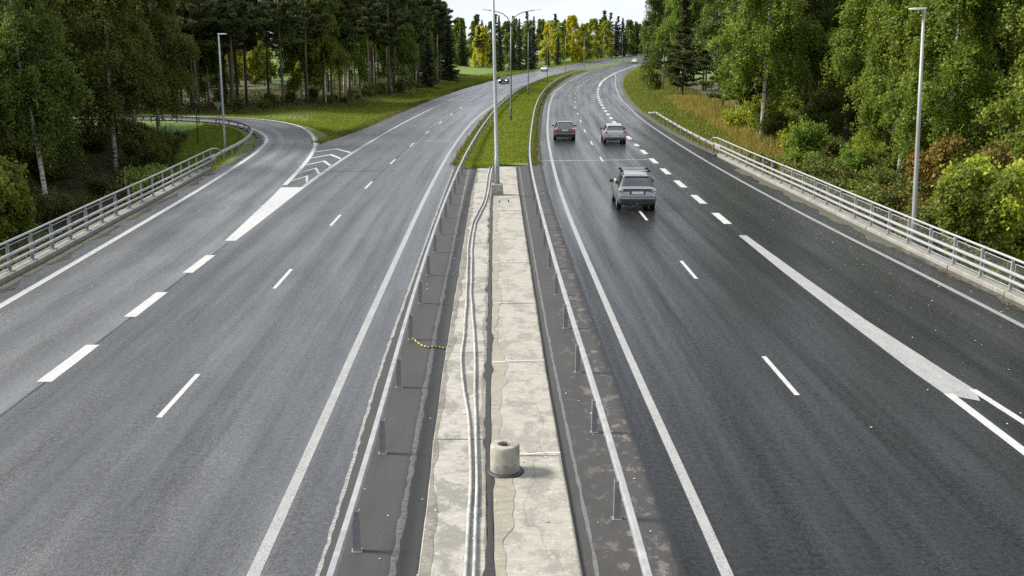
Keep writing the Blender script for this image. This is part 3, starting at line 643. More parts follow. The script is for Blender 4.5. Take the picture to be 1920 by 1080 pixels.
def guard_rail(name, fn, y0, y1, ypost0, side, label, cat='guard rail', spacing=4.0, end_drop=0, group='road guard rails'):
    root = empty(name, (float(fn(y0)), y0, 0)); tag(root, label, cat, group)
    q = fn_path(fn, y0, y1, 2.0); z = np.full(len(q), 0.58)
    m = MB(); l = lat_of(q); pp = [(p[0] + n[0] * side * 0.07 - root.location.x, p[1] + n[1] * side * 0.07 - root.location.y, float(zp(p[1])) + z[i]) for i, (p, n) in enumerate(zip(q, l))]
    o = m.sweep(pp, BEAM, l).build('beam', M['galv'], root); smooth_by_angle(o, 50)
    y = ypost0
    while y < y1 - 0.2:
        x = float(fn(y)); s = float(fn(y + 1) - fn(y - 1)) / 2
        o = link('post', post_mesh('plate' if y < 66 else 'ground'), root)
        o.location = (x - root.location.x, y - root.location.y, float(zp(y)) + 0.0); o.rotation_euler = (0, 0, math.pi / 2 * 0 - math.atan(s) + random.uniform(-.02, .02)); y += spacing / math.sqrt(1 + s * s)
    return root
guard_rail('guard_rail', Lrail, -6, 600, 2.96, -1, 'long steel guard rail along the left edge of the median')
guard_rail('guard_rail', Rrail, -6, 600, 4.1, 1, 'long steel guard rail along the right edge of the median')
def plan_rail(name, pts, label, end_low=False, cat='guard rail', group='road guard rails', two=False):
    q = resample(pts, 1.0, 2); root = empty(name, (q[0, 0], q[0, 1], 0)); tag(root, label, cat, group); l = lat_of(q)
    def zz(i):
        e = (len(q) - 1 - i) if end_low else 99
        g = max(-0.2, float(T(np.array([q[i, 0]]), np.array([q[i, 1]]))[0])); g = min(g, 0)
        return 0.60 * min(1, e / 9.0) + 0.02 + g * 0.25
    zs = [zz(i) for i in range(len(q))]
    o = MB().sweep([(p[0] - q[0, 0], p[1] - q[0, 1], zs[i]) for i, p in enumerate(q)], [(a, b * 1.15) for a, b in BEAM], l).build('beam', M['galv'], root); smooth_by_angle(o, 50)
    for i in range(2, len(q), 3):
        if zs[i] < 0.25: continue
        hz = tz(*q[i]); o = link('post', post_mesh('ground'), root); o.location = (q[i, 0] - q[0, 0] - l[i][0] * 0.09, q[i, 1] - q[0, 1] - l[i][1] * 0.09, zs[i] - 0.52); o.rotation_euler.z = math.atan2(-l[i][0], l[i][1]) + math.pi / 2
    return root
plan_rail('slip_road_guard_rail', [(-19.15, 66), (-19.57, 69.5), (-19.95, 76.1), (-20.8, 82.7), (-21.9, 88.2), (-23.0, 91.8), (-24.5, 95.5), (-26.2, 98.8), (-28.2, 101.6), (-31, 104.2), (-34, 105.6), (-42, 107), (-60, 108)], 'curved steel guard rail on the inside bend of the slip road')
plan_rail('verge_guard_rail', [(14.74, 73.4), (14.68, 77.6), (14.75, 90), (15.1, 106), (15.75, 121)], 'steel guard rail with its end sloped into the grass of the right verge', True)

def bridge_railing(name, fn, sg, y0, y1, ypost, ypan0, ypan1, label):
    off = sg * 0.22
    f2 = lambda y: fn(y) + off
    root = empty(name, (float(f2(y0)), y0, 0)); tag(root, label, 'railing', 'bridge railings'); L0 = root.location
    q = fn_path(f2, y0, y1, 1.0); l = lat_of(q)
    def rel(dl, z, qq=q, ll=l): return [(p[0] + n[0] * dl - L0.x, p[1] + n[1] * dl - L0.y, z) for p, n in zip(qq, ll)]
    hp = rel(sg * 0.06, 1.16)
    e = hp[-1]; hp = hp + [(e[0] - sg * 0.10, e[1] + 0.9, 1.10), (e[0] - sg * 0.22, e[1] + 1.9, 0.72)]
    o = MB().tube(hp, 0.04, 10).build('handrail', M['alu'], root, True)
    RB = [(-0.04, 0), (0.04, 0), (0.05, 0.015), (0.05, 0.075), (0.04, 0.09), (-0.04, 0.09), (-0.05, 0.075), (-0.05, 0.015)]
    for z in (0.72, 0.46):
        o = MB().sweep(rel(-sg * 0.10, z), RB, l).build('rail', M['alu'], root); smooth_by_angle(o, 50)
    pm = MB(); pm.box(-0.045, 0.045, -0.03, -0.022, 0.165, 1.13); pm.box(-0.045, -0.037, -0.022, 0.03, 0.165, 1.13); pm.box(0.037, 0.045, -0.022, 0.03, 0.165, 1.13); pm.box(-0.12, 0.12, -0.10, 0.10, 0.15, 0.17, 0.005)
    for sx in (-.09, .09):
        for sy in (-.07, .07): pm.box(sx - .015, sx + .015, sy - .015, sy + .015, 0.17, 0.19)
    pme = mesh('post', pm.v, pm.f, M['galv_dull' if sg < 0 else 'galv'])
    fm = MB(); a, b, z0, z1 = -0.93, 0.93, 0.24, 1.02
    fm.tube([(0, a, z0), (0, b, z0)], 0.016, 6); fm.tube([(0, a, z1), (0, b, z1)], 0.016, 6); fm.tube([(0, a, z0), (0, a, z1)], 0.016, 6); fm.tube([(0, b, z0), (0, b, z1)], 0.016, 6)
    fme = mesh('panel', fm.v, fm.f, M['galv_dull' if sg < 0 else 'galv'])
    wm = MB(); st = 0.05; t = 0.0022; hh = z1 - z0; wl = b - a
    for s_ in (1, -1):
        c0 = -hh
        while c0 < wl:
            s0 = max(0, -c0); s1 = min(hh, wl - c0)
            if s1 - s0 > 0.02:
                ya, yb = a + c0 + s0, a + c0 + s1; za, zb = (z0 + s0, z0 + s1) if s_ > 0 else (z1 - s0, z1 - s1)
                wm.add([(0.002 * s_, ya - t, za), (0.002 * s_, ya + t, za), (0.002 * s_, yb + t, zb), (0.002 * s_, yb - t, zb)], [(0, 1, 2, 3)])
            c0 += st
    wme = mesh('wire_mesh', wm.v, wm.f, M['galv_dark' if sg < 0 else 'galv_dull'])
    y = ypost
    while y < y1 - 0.3:
        s = float(f2(y + 1) - f2(y - 1)) / 2
        o = link('post', pme, root); o.location = (float(f2(y)) - L0.x, y - L0.y, 0); o.rotation_euler.z = -math.atan(s)
        if ypan0 <= y + 1 <= ypan1:
            o = link('panel', fme, root); o.location = (float(f2(y + 1)) + sg * 0.05 - L0.x, y + 1 - L0.y, 0); o.rotation_euler.z = -math.atan(s)
            g = link('wire_mesh', wme, o)
        y += 2.0 / math.sqrt(1 + s * s)
    return root
bridge_railing('bridge_railing', Lkerb, -1, 10, 67.5, 10.9, 6, 47.5, 'metal bridge railing along the left edge by the slip lane')
bridge_railing('bridge_railing', Rkerb, 1, 10, 75.5, 10.05, 6, 58.5, 'pale metal bridge railing with mesh panels along the right edge')
# ------------------------------------------------------------------ lamp posts
def head_mesh():
    m = MB(); v = []; f = []
    st = [(0.0, .06, .05), (0.12, .09, .07), (0.45, .12, .075), (0.62, .10, .05), (0.68, .05, .03)]
    for x, wd, h in st: v += [(x, -wd, -h * .6), (x, wd, -h * .6), (x, wd * .8, h * .5), (x, -wd * .8, h * .5)]
    for i in range(len(st) - 1):
        for j in range(4): q_ = (j + 1) % 4; f.append((i * 4 + j, i * 4 + q_, i * 4 + 4 + q_, i * 4 + 4 + j))
    f += [(3, 2, 1, 0), tuple(16 + j for j in range(4))]
    return mesh('lamp_head', v, f, M['lamp'])
HEAD = head_mesh()
M['pole_mid'] = simple('weathered_lamp_pole', (0.13, 0.14, 0.145), 0.5, 0.4, 0.15, 1.2)
def lamp_double(x, y, label, fork=9.7, rz=0.0, tilt=0.0, footing=False, mat='pole_mid', r0=0.11):
    z = float(zp(y)) + (0.05 if footing else 0.0); root = empty('street_lamp', (x, y, z), rz); root.rotation_euler = (0, tilt, rz); tag(root, label, 'street lamp', 'street lamps')
    zb = 0.0
    if footing:
        m = MB(); v = []; zb = 0.62
        for zz, a in ((-0.02, .31), (0.0, .31), (0.56, .275), (0.60, .25)): v += [(-a, -a, zz), (a, -a, zz), (a, a, zz), (-a, a, zz)]
        f = [(15, 14, 13, 12)[::-1]]
        for i in range(3):
            for j in range(4): q_ = (j + 1) % 4; f.append((i * 4 + j, i * 4 + q_, i * 4 + 4 + q_, i * 4 + 4 + j))
        m.add(v, f).build('footing', M['concrete_stub'], root)
        m = MB(); m.box(-.17, .17, -.17, .17, .595, .62)
        for a in (-.13, .13):
            for b in (-.13, .13): m.tube([(a, b, .62), (a, b, .69)], .018, 6)
        m.build('base_plate', M['galv_dull'], root)
    o = MB().tube([(0, 0, zb - 0.02), (0, 0, zb + 1.4), (0, 0, zb + 1.45), (0, 0, fork * .6), (0, 0, fork)], [r0, r0 * .97, r0 * .8, r0 * .68, r0 * .52], 12).build('pole', M[mat], root, True)
    MB().box(-.05, .05, -r0 - .008, -r0 + .02, zb + .55, zb + .95, .006).build('hatch', M['galv_dull'], root)
    for s in (-1, 1):
        MB().tube([(0.0, 0, fork - .15), (s * .10, 0, fork + .22), (s * .34, 0, fork + .65), (s * .75, 0, fork + 1.0), (s * 1.3, 0, fork + 1.2), (s * 2.0, 0, fork + 1.33), (s * 2.45, 0, fork + 1.4)], [.055, .052, .048, .045, .042, .04, .038], 8).build('arm', M[mat], root, True)
        h = link('lamp_head', HEAD, root); h.location = (s * 2.38, 0, fork + 1.4); h.rotation_euler = (0, -R(5) if s > 0 else -R(5), 0 if s > 0 else math.pi)
    return root
lamp_double(-0.76, 54.1, 'grey lamp post on a concrete footing in the paved median, nearest of the median row', 11.5, 0, -R(1.1), True, 'pole', 0.125)
names = ['tall double armed lamp post in the median grass, nearest of the grass ones', 'double armed lamp post in the median grass, second one past the paving', 'double armed lamp post in the median, beside the far white oncoming car', 'double armed lamp post in the median, fourth one standing in grass', 'double armed lamp post in the far median bend, fifth one in grass', 'small distant lamp post in the median bend, sixth one in grass', 'smallest distant lamp post at the far end of the median']
for (x, y), nm in zip([(-0.11, 107.6), (2.45, 160.0), (7.0, 210), (13.2, 262), (21.9, 322), (31.6, 368), (42.6, 410)], names):
    s = float(Lrail(y + 2) - Lrail(y - 2)) / 4; lamp_double(x, y, nm, 9.7, -math.atan(s), 0.0)
def lamp_single(x, y, h, dirx, label, tilt, mat, r0):
    z = tz(x, y); root = empty('street_lamp', (x, y, z)); root.rotation_euler = (0, tilt, 0); tag(root, label, 'street lamp', 'street lamps')
    hh = h - z
    MB().tube([(0, 0, -0.3), (0, 0, 1.2), (0, 0, hh * .5), (0, 0, hh)], [r0, r0 * .95, r0 * .8, r0 * .55], 12).build('pole', M[mat], root, True)
    MB().lathe([(.22, -.3), (.22, .12), (.16, .16), (0.0, .16)], 14).build('footing', M['concrete_grey'], root)
    hd = link('lamp_head', HEAD, root); hd.location = (-dirx * 0.08, 0, hh + 0.03); hd.rotation_euler = (0, 0, 0 if dirx > 0 else math.pi)
    MB().lathe([(r0 * .62, -.12), (r0 * .66, 0.02), (0, .05)], 10, (0, 0, hh)).build('collar', M['galv'], root, True)
    return root
M['pole_light'] = simple('light_lamp_pole', (0.27, 0.27, 0.26), 0.5, 0.25, 0.1, 1.2)
lamp_single(16.72, 42.4, 9.15, -1, 'pale lamp post rising behind the right bridge railing', -R(2.4), 'pole_light', .105)
lamp_single(-22.15, 80.2, 8.5, 1, 'grey lamp post on the grass inside the left slip road bend', R(0.4), 'pole', .105)

# give way sign seen from behind, slim pole near it
sg = empty('road_sign', (-28.9, 103.2, tz(-28.9, 103.2))); tag(sg, 'triangular give way sign seen from behind at the slip road bend', 'road sign')
MB().tube([(0, 0, -.2), (0, 0, 2.35)], .035, 8).build('post', M['pole_dark'], sg, True)
v = []
for y0 in (-.055, -.04): v += [(-.45, y0, 2.3), (.45, y0, 2.3), (0, y0, 1.5)]
MB().add(v, [(0, 2, 1), (3, 4, 5), (0, 1, 4, 3), (1, 2, 5, 4), (2, 0, 3, 5)]).build('sign_plate', M['sign_back'], sg)
MB().box(-.2, .2, -.04, -.03, 1.95, 2.0).build('bracket', M['galv_dull'], sg)
sp_ = empty('slim_pole', (-27.3, 90.5, tz(-27.3, 90.5))); tag(sp_, 'slim dark wooden pole on the grass left of the slip road lamp post', 'pole')
MB().tube([(0, 0, -.2), (0.01, 0, 1.5), (0, 0, 3.2)], [.06, .055, .045], 8).build('shaft', M['twig'], sp_, True)

# ------------------------------------------------------------------ small things on the paved median
st = empty('concrete_stub', (-0.13, 17.95, 0.06)); tag(st, 'round stained concrete post base with a hollow centre on the median', 'concrete base')
MB().lathe([(.29, -.0), (.275, .02), (.272, .50), (.262, .535), (.25, .545), (.13, .545), (.118, .53), (.115, .25), (0.0, .25)], 36).build('cylinder', M['concrete_stub'], st, True)
smooth_by_angle(st.children[0], 35)
MB().lathe([(.27, .0), (.36, .0), (.335, .03), (.272, .045)], 24).build('tar_ring', M['tar'], st, True)
m = MB()
for i in range(4): m.tube([(.09 * math.cos(i * 1.57), .09 * math.sin(i * 1.57), .25), (.09 * math.cos(i * 1.57), .09 * math.sin(i * 1.57), .52)], .012, 5)
m.build('rebar', M['galv_dark'], st)
def conduit(name, pts, label, rad):
    q_ = resample(pts, 0.35, 2); q_[:, 0] += 0.004 * np.sin(q_[:, 1] * 1.9)
    root = empty(name, (q_[0, 0], q_[0, 1], 0.0)); tag(root, label, 'conduit', 'plastic conduits on the median')
    MB().tube([(a - q_[0, 0], b - q_[0, 1], 0.048 + rad + 0.006 * math.sin(b * 1.1)) for a, b in q_], rad, 8).build('pipe', M['pipe'], root, True)
    for i in range(6, len(q_) - 4, 17):
        a, b = q_[i], q_[i + 1]
        MB().tube([(a[0] - q_[0, 0], a[1] - q_[0, 1], .048 + rad), (b[0] - q_[0, 0], b[1] - q_[0, 1], .048 + rad)], rad * 1.2, 8).build('coupling', M['pipe'], root, True)
conduit('conduit', [(-.66, 8), (-.70, 14.3), (-.72, 16), (-.76, 18), (-.92, 20.8), (-1.17, 23.2), (-1.3, 25), (-1.3, 26.8), (-1.43, 31.6), (-1.74, 40.4), (-1.76, 45.4), (-1.45, 51.5), (-1.42, 55.6), (-1.46, 61.8), (-1.42, 67.0)], 'left white plastic conduit running along the paved median', .031)
conduit('conduit', [(-.53, 8), (-.57, 14.3), (-.60, 16), (-.65, 18), (-.74, 20), (-.88, 23.2), (-.95, 25.6), (-1.06, 27.6), (-1.29, 31.6), (-1.58, 40.4), (-1.62, 45.2), (-1.31, 51), (-1.25, 55.6), (-1.28, 61.8), (-1.24, 67.2)], 'right white plastic conduit running along the paved median', .031)
rp_ = [(-2.74, 27.0, .30), (-2.70, 26.95, .06), (-2.55, 26.65, .025), (-2.38, 26.3, .025), (-2.2, 26.15, .025), (-1.98, 26.2, .025), (-1.8, 26.05, .03), (-1.6, 26.1, .05)]
ro = empty('rope', (-2.2, 26.3, 0)); tag(ro, 'short yellow and black rope lying beside the left median guard rail', 'rope')
MB().tube([(a + 2.2, b - 26.3, c) for a, b, c in rp_], .022, 6).build('strand', M['rope'], ro, True)
for i, (x, y) in enumerate(((-0.62, 51.3), (-0.18, 51.5))):
    b_ = MB().lathe([(.035, 0), (.03, .09), (.045, .095), (.045, .12), (0, .13)], 8).build('anchor_bolt', M['galv_dark']); b_.location = (x, y, 0.06)
    tag(b_, ('left' if i == 0 else 'right') + ' of two small dark bolts on the slab before the lamp footing', 'bolt', 'bolts on the slab')
# ------------------------------------------------------------------ vehicles
def car_paint(name, col, metal=0.5, rough=0.3):
    N = NT(name); ob = obj_coord(N)
    dirt = N.noise(N.mapping(ob, (2, 2, 2)), 2.0, 5, 0.6); sep = N.n('ShaderNodeSeparateXYZ'); N.l(ob, sep.inputs[0])
    low = N.ramp(N.math('ADD', sep.outputs[2], N.math('MULTIPLY', dirt, 0.35)), (0.45, 0.75), (0.95, 0.0))
    N.base(N.mix(low, col, (0.04, 0.038, 0.036))); N.b.inputs['Metallic'].default_value = metal
    N.rough(N.mix(low, rough, 0.7)); N.b.inputs['Coat Weight'].default_value = 0.5; N.b.inputs['Coat Roughness'].default_value = 0.08
    return N.m
M['car_glass'] = simple('dark_car_glass', (0.012, 0.014, 0.015), 0.08, 0.0, 0.2, 2)
M['car_glass'].node_tree.nodes['Principled BSDF'].inputs['Specular IOR Level'].default_value = 1.0; M['car_glass'].node_tree.nodes['Principled BSDF'].inputs['IOR'].default_value = 1.7
M['trim'] = simple('black_plastic_trim', (0.02, 0.02, 0.021), 0.55, 0, 0.3, 5)
M['chrome'] = simple('bright_trim', (0.7, 0.71, 0.72), 0.22, 0.9, 0.06, 3)
M['rim'] = simple('alloy_rim', (0.5, 0.51, 0.52), 0.35, 0.8, 0.1, 4)
M['taillight'] = simple('red_tail_light', (0.34, 0.008, 0.012), 0.2, 0, 0.2, 4, ((0.9, 0.02, 0.02), 0.08))
M['headlight'] = simple('lit_head_light', (0.9, 0.9, 0.88), 0.2, 0, 0.02, 4, ((1, 0.97, 0.9), 3.0))
M['headlight_off'] = simple('clear_head_light', (0.6, 0.62, 0.63), 0.15, 0.3, 0.1, 4)
M['plate'] = simple('white_number_plate', (0.66, 0.66, 0.65), 0.5, 0, 0.05, 4)
def ring(s):
    y, zb, zs, w_, zt, wt = s
    zs2 = min(zs, zt - 0.015)
    return [(0, zb), (w_ * .82, zb), (w_ * .97, zb + .10), (w_, zb + (zs2 - zb) * .42), (w_ * 1.0, zb + (zs2 - zb) * .72), (w_ * .985, zs2 - .05), (w_ * .955, zs2), (wt + (w_ * .955 - wt) * .08, zt - .055 if zt - zs2 > .1 else (zt + zs2) / 2), (wt * .86, zt), (wt * .45, zt + .012), (0, zt + .018)]
def lerp_st(a, b, t): return tuple(p + (q_ - p) * t for p, q_ in zip(a, b))
def make_car(name, label, stn, glass, paint_m, loc, rz, wheel_y, wr=0.33, half=0.88, rear_view=True, suv=False, lights_on=False, taillight=None, belt_trim=None):
    """stn: rear to front stations (y, z_bottom, z_shoulder, half width, z_top, half width of top); glass: {'rear':i,'front':j,'side':[...]} station intervals"""
    root = empty(name, loc, rz); tag(root, label, 'car', 'cars on the road')
    A_ = np.array(stn, float); m0 = len(stn)
    def cr(P_, u, k_=0.5):                       # smooth curve through the control rows
        i0 = min(int(u), len(P_) - 2); t = u - i0; p1, p2 = P_[i0], P_[i0 + 1]; p0 = P_[max(0, i0 - 1)]; p3 = P_[min(len(P_) - 1, i0 + 2)]
        m1 = (p2 - p0) * k_ * .8; m2 = (p3 - p1) * k_ * .8; t2, t3 = t * t, t * t * t
        return (2 * t3 - 3 * t2 + 1) * p1 + (t3 - 2 * t2 + t) * m1 + (-2 * t3 + 3 * t2) * p2 + (t3 - t2) * m2
    def shell(u, jj):
        st_ = cr(A_, u); r_ = np.array(ring(tuple(st_)))
        x, z = cr(r_, jj); return (max(0.0, float(x)), float(st_[0]), float(z))
    us = np.linspace(0, m0 - 1, (m0 - 1) * 4 + 1); js_ = np.linspace(0, 10, 31); n = len(js_); m_ = len(us); v = []; f = []
    for u in us: v += [shell(u, jj) for jj in js_]
    nb = len(v); v += [(-p[0], p[1], p[2]) for p in v]
    for i in range(m_ - 1):
        for j in range(n - 1):
            a = i * n + j; f.append((a, a + n, a + n + 1, a + 1)); b = nb + a; f.append((b, b + 1, b + n + 1, b + n))
    f.append(tuple(range(n)) + tuple(nb + j for j in range(n - 2, 0, -1))); e = (m_ - 1) * n
    f.append(tuple(reversed(tuple(e + j for j in range(n)) + tuple(nb + e + j for j in range(n - 2, 0, -1)))))
    body = link('body', mesh('body', v, f, paint_m), root)
    bm_ = body.modifiers.new('w', 'WELD'); bm_.merge_threshold = 0.002
    smooth_by_angle(body, 32)
    def patch(nm, i, t0, t1, pts, mirror=True, off=0.012, mat=None, parent=None):
        """glass pane on the shell between stations i and i+1; pts = ring index span with fractions (j0, j1)"""
        V = []; F_ = []; K = 7; J = [pts[0] + (pts[1] - pts[0]) * k_ / 8 for k_ in range(9)]
        def S(t, j): return Vector(shell(i + t, j))
        for sgn in ((1, -1) if mirror != 'join' else (1,)):
            V = []; F_ = []
            js = J if mirror != 'join' else J
            cols = [(j, 1) for j in js] + ([(j, -1) for j in reversed(js[:-1])] if mirror == 'join' else [])
            for a in range(K):
                t = t0 + (t1 - t0) * a / (K - 1)
                for j, sx in cols:
                    p = S(t, j); d1 = S(min(1, t + .02), j) - S(max(0, t - .02), j); d2 = S(t, min(10, j + .05)) - S(t, max(0, j - .05))
                    nn = d1.cross(d2); nn = nn.normalized() if nn.length > 1e-9 else Vector((0, 0, 1))
                    c = Vector((0, 0, 0.9)); c.y = p.y * .6
                    if nn.dot(p - c) < 0: nn = -nn
                    p = p + nn * off
                    V.append((p.x * sx * sgn, p.y, p.z))
            nc = len(cols)
            for a in range(K - 1):
                for b in range(nc - 1): F_.append((a * nc + b, a * nc + b + 1, a * nc + nc + b + 1, a * nc + nc + b))
            link(nm, mesh(nm, V, F_, mat or M['car_glass'], True), parent or root)
    patch('rear_window', glass['rear'], .08, .94, (7.05, 10), 'join')
    patch('windscreen', glass['front'], .05, .94, (7.05, 10), 'join')
    for i, t0, t1 in glass['side']: patch('side_window', i, t0, t1, (6.12, 6.9), True)
    # wheels and arches
    for sx in (-1, 1):
        for wy in wheel_y:
            w_e = empty('wheel', (sx * (half - .10), wy, wr)); w_e.parent = root; w_e.rotation_euler = (0, R(90) * sx, 0)
            MB().lathe([(wr * .62, -.10), (wr * .93, -.105), (wr, -.06), (wr, .08), (wr * .95, .115), (wr * .64, .118)], 22).build('tyre', M['black'], w_e, True)
            MB().lathe([(wr * .66, .10), (wr * .60, .112), (wr * .22, .085), (0.0, .09)], 14).build('rim', M['rim'], w_e)
            MB().lathe([(wr * 1.02, .135 - .10), (wr * 1.16, .12 - .01), (wr * 1.17, .10)], 22).build('wheel_arch', M['trim'], w_e, True)
    yr = stn[0][0]; yf = stn[-1][0]
    return root, patch
silver = car_paint('grey_metallic_paint', (0.27, 0.275, 0.285), 0.7, 0.24)
# --- silver SUV with roof bars
SUVs = [(-2.30, .46, .74, .80, .78, .70), (-2.27, .40, .80, .87, .92, .74), (-2.22, .34, 1.02, .895, 1.10, .76), (-2.13, .30, 1.06, .90, 1.16, .77), (-1.72, .27, 1.07, .905, 1.60, .62), (-1.45, .26, 1.06, .905, 1.655, .64), (-.5, .25, 1.03, .905, 1.68, .655), (.35, .25, 1.0, .905, 1.62, .63), (1.10, .26, .98, .90, 1.06, .70), (1.7, .28, .95, .885, 1.0, .68), (2.1, .32, .84, .83, .90, .62), (2.30, .42, .70, .70, .74, .5)]
suv, pt = make_car('suv', 'grey estate SUV with roof bars driving away, nearest car on the road', SUVs, dict(rear=3, front=7, side=[(4, .45, 1.0), (5, .03, .47), (5, .52, .98), (6, .04, .86)]), silver, (6.02, 51.3, 0), R(-1.0), (-1.38, 1.30), .355, .905)
m = MB()
for sx in (-1, 1): m.tube([(sx * .60, -1.35, 1.655), (sx * .61, -1.25, 1.715), (sx * .615, -.4, 1.745), (sx * .60, .25, 1.70), (sx * .595, .34, 1.64)], .022, 6)
m.build('roof_rail', M['trim'], suv, True)
for yy in (-.95, .0):
    MB().box(-.60, .60, yy - .04, yy + .04, 1.775, 1.81, .01).build('roof_bar', M['chrome'], suv)
    for sx in (-1, 1): MB().box(sx * .655 - .075, sx * .655 + .075, yy - .055, yy + .055, 1.71, 1.83, .02).build('bar_foot', M['black'], suv)
MB().box(-.58, .58, -1.82, -1.62, 1.60, 1.635, .012).build('spoiler', silver, suv)
MB().box(-.80, .80, -2.31, -2.20, 1.06, 1.12, .02).build('chrome_strip', M['chrome'], suv)
for sx in (-1, 1): MB().box(sx * .78 - .11, sx * .78 + .11, -2.295, -2.10, .94, 1.07, .03).build('tail_light', simple('clear_tail_light', (0.55, 0.50, 0.50), 0.2, 0.2, 0.2, 6), suv)
MB().box(-.36, .36, -2.345, -2.27, .80, .98, .03).build('plate_recess', M['trim'], suv)
MB().box(-.28, .28, -2.356, -2.344, .83, .95).build('number_plate', M['plate'], suv)
pt('tailgate_shade', 1, .0, .9, (7.1, 10), 'join', .010, car_paint('painted_shade_grey', (0.045, 0.048, 0.055), 0.5, 0.3))  # dark patch puts the shade of the lower rear into the tailgate colour
MB().box(-.78, .78, -2.36, -2.24, .56, .64, .03).build('bumper_step', silver, suv)
MB().box(-.80, .80, -2.33, -2.20, .30, .55, .05).build('lower_bumper', M['trim'], suv)
MB().tube([(0, -2.30, .34), (0, -2.42, .34), (0, -2.44, .42)], .022, 8).build('tow_ball', M['chrome'], suv)
for sx in (-1, 1):
    MB().box(sx * 1.0 - .10, sx * 1.0 + .10, .72, .86, 1.0, 1.17, .04).build('mirror', M['trim'], suv)
    MB().box(sx * .905 - .012, sx * .905 + .012, -1.0, .9, .33, .40, .005).build('sill_trim', M['trim'], suv)
for sx in (-1, 1):
    for yy in (-.75, .28): MB().box(sx * .915 - .015, sx * .915 + .015, yy - .1, yy + .1, .87, .90, .008).build('door_handle', M['chrome'], suv)
# --- saloon and hatchback
def extras(c, yr, yf, wid, zt, zlamp, plate_z, pm, red=True, on=False, front=False, red_w=.16, mz=.95, my=.55):
    for sx in (-1, 1):
        MB().box(sx * (wid - red_w * .5 - .02) - red_w / 2, sx * (wid - red_w * .5 - .02) + red_w / 2, yr - .015, yr + .16, zlamp, zlamp + .17, .03).build('tail_light', M['taillight'], c)
        MB().box(sx * (wid + .10) - .09, sx * (wid + .10) + .09, my, my + .13, mz, mz + .13, .035).build('mirror', M['trim'], c)
        MB().box(sx * (wid - .20) - .16, sx * (wid - .20) + .16, yf - .13, yf + .01, .60, .73, .03).build('head_light', M['headlight' if on else 'headlight_off'], c)
    MB().box(-.26, .26, yr - .03, yr - .005, plate_z, plate_z + .11).build('number_plate', M['plate'], c)
    MB().box(-.26, .26, yf + .005, yf + .03, .42, .53).build('number_plate', M['plate'], c)
    MB().box(-.45, .45, yf - .05, yf + .02, .54, .66, .02).build('grille', M['trim'], c)
    MB().box(-wid * .9, wid * .9, yr - .01, yr + .15, .26, .40, .03).build('lower_bumper', M['trim'], c)
    MB().box(-wid * .85, wid * .85, yf - .15, yf + .005, .24, .38, .03).build('lower_bumper', M['trim'], c)
SALs = [(-2.28, .42, .62, .74, .66, .6), (-2.25, .36, .86, .84, .94, .66), (-2.12, .30, .93, .87, 1.0, .70), (-1.62, .26, .95, .88, 1.04, .72), (-.98, .25, .95, .88, 1.38, .58), (-.6, .25, .95, .88, 1.43, .60), (.1, .25, .94, .88, 1.43, .60), (.45, .25, .93, .88, 1.38, .58), (1.15, .26, .90, .87, .98, .68), (1.75, .28, .86, .85, .90, .66), (2.1, .32, .76, .79, .82, .6), (2.28, .40, .60, .66, .64, .5)]
SALg = dict(rear=3, front=7, side=[(4, .1, 1.0), (5, .04, .48), (5, .54, 1.0), (6, .0, .9), (3, .45, .95)])
def heading(fn, y): return -math.atan(float(fn(y + 2) - fn(y - 2)) / 4)
dark_p = car_paint('dark_grey_paint', (0.07, 0.078, 0.08), 0.6, 0.3)
sal, _ = make_car('saloon_car', 'dark saloon car with red tail lights driving away next to the median', SALs, SALg, dark_p, (4.42, 88.3, 0), heading(Rlane, 88), (-1.32, 1.36), .315, .88)
extras(sal, -2.27, 2.28, .85, 1.43, .74, .80, dark_p, red_w=.30, mz=.95)
MB().box(-.84, .84, -2.32, -2.22, .50, .62, .03).build('bumper_step', car_paint('grey_bumper', (0.2, 0.21, 0.215), 0.4, 0.4), sal)
MB().box(-.56, .56, -.98, -.2, 1.432, 1.452, .008).build('roof_panel', silver, sal)
HATs = [(-2.05, .42, .64, .76, .68, .6), (-2.02, .36, .84, .85, .92, .70), (-1.93, .30, .96, .88, 1.04, .74), (-1.5, .26, .97, .885, 1.36, .60), (-1.1, .25, .97, .885, 1.45, .61), (-.3, .25, .96, .885, 1.48, .62), (.3, .25, .95, .885, 1.43, .60), (1.05, .26, .91, .875, .99, .68), (1.6, .28, .86, .85, .91, .66), (1.95, .32, .76, .79, .82, .6), (2.1, .40, .60, .66, .64, .5)]
HATg = dict(rear=2, front=6, side=[(3, .5, 1.0), (4, .04, .47), (4, .53, 1.0), (5, .0, .9)])
light_silver = car_paint('light_silver_paint', (0.36, 0.37, 0.385), 0.6, 0.28)
hat, _ = make_car('hatchback_car', 'light silver hatchback driving away in the middle lane', HATs, HATg, light_silver, (8.28, 85.2, 0), heading(Rlane, 85), (-1.28, 1.32), .32, .885)
extras(hat, -2.03, 2.1, .86, 1.48, .82, .56, light_silver, red_w=.22, mz=.97, my=.5)
MB().box(-.55, .55, -1.62, -1.40, 1.37, 1.40, .01).build('spoiler', light_silver, hat)
MB().box(-.80, .80, -2.09, -1.98, .46, .60, .03).build('bumper_step', light_silver, hat)
black_p = car_paint('black_paint', (0.012, 0.012, 0.013), 0.2, 0.25)
blk, _ = make_car('saloon_car', 'black oncoming car with lit head lights on the left carriageway', SALs, SALg, black_p, (-1.6, 213.5, 0), math.pi + heading(Llane, 213), (-1.32, 1.36), .315, .88)
extras(blk, -2.27, 2.28, .85, 1.43, .74, .80, black_p, on=True)
MB().box(-.56, .56, -.9, .4, 1.432, 1.452, .008).build('roof_panel', silver, blk)
white_p = car_paint('white_paint', (0.80, 0.80, 0.80), 0.0, 0.35)
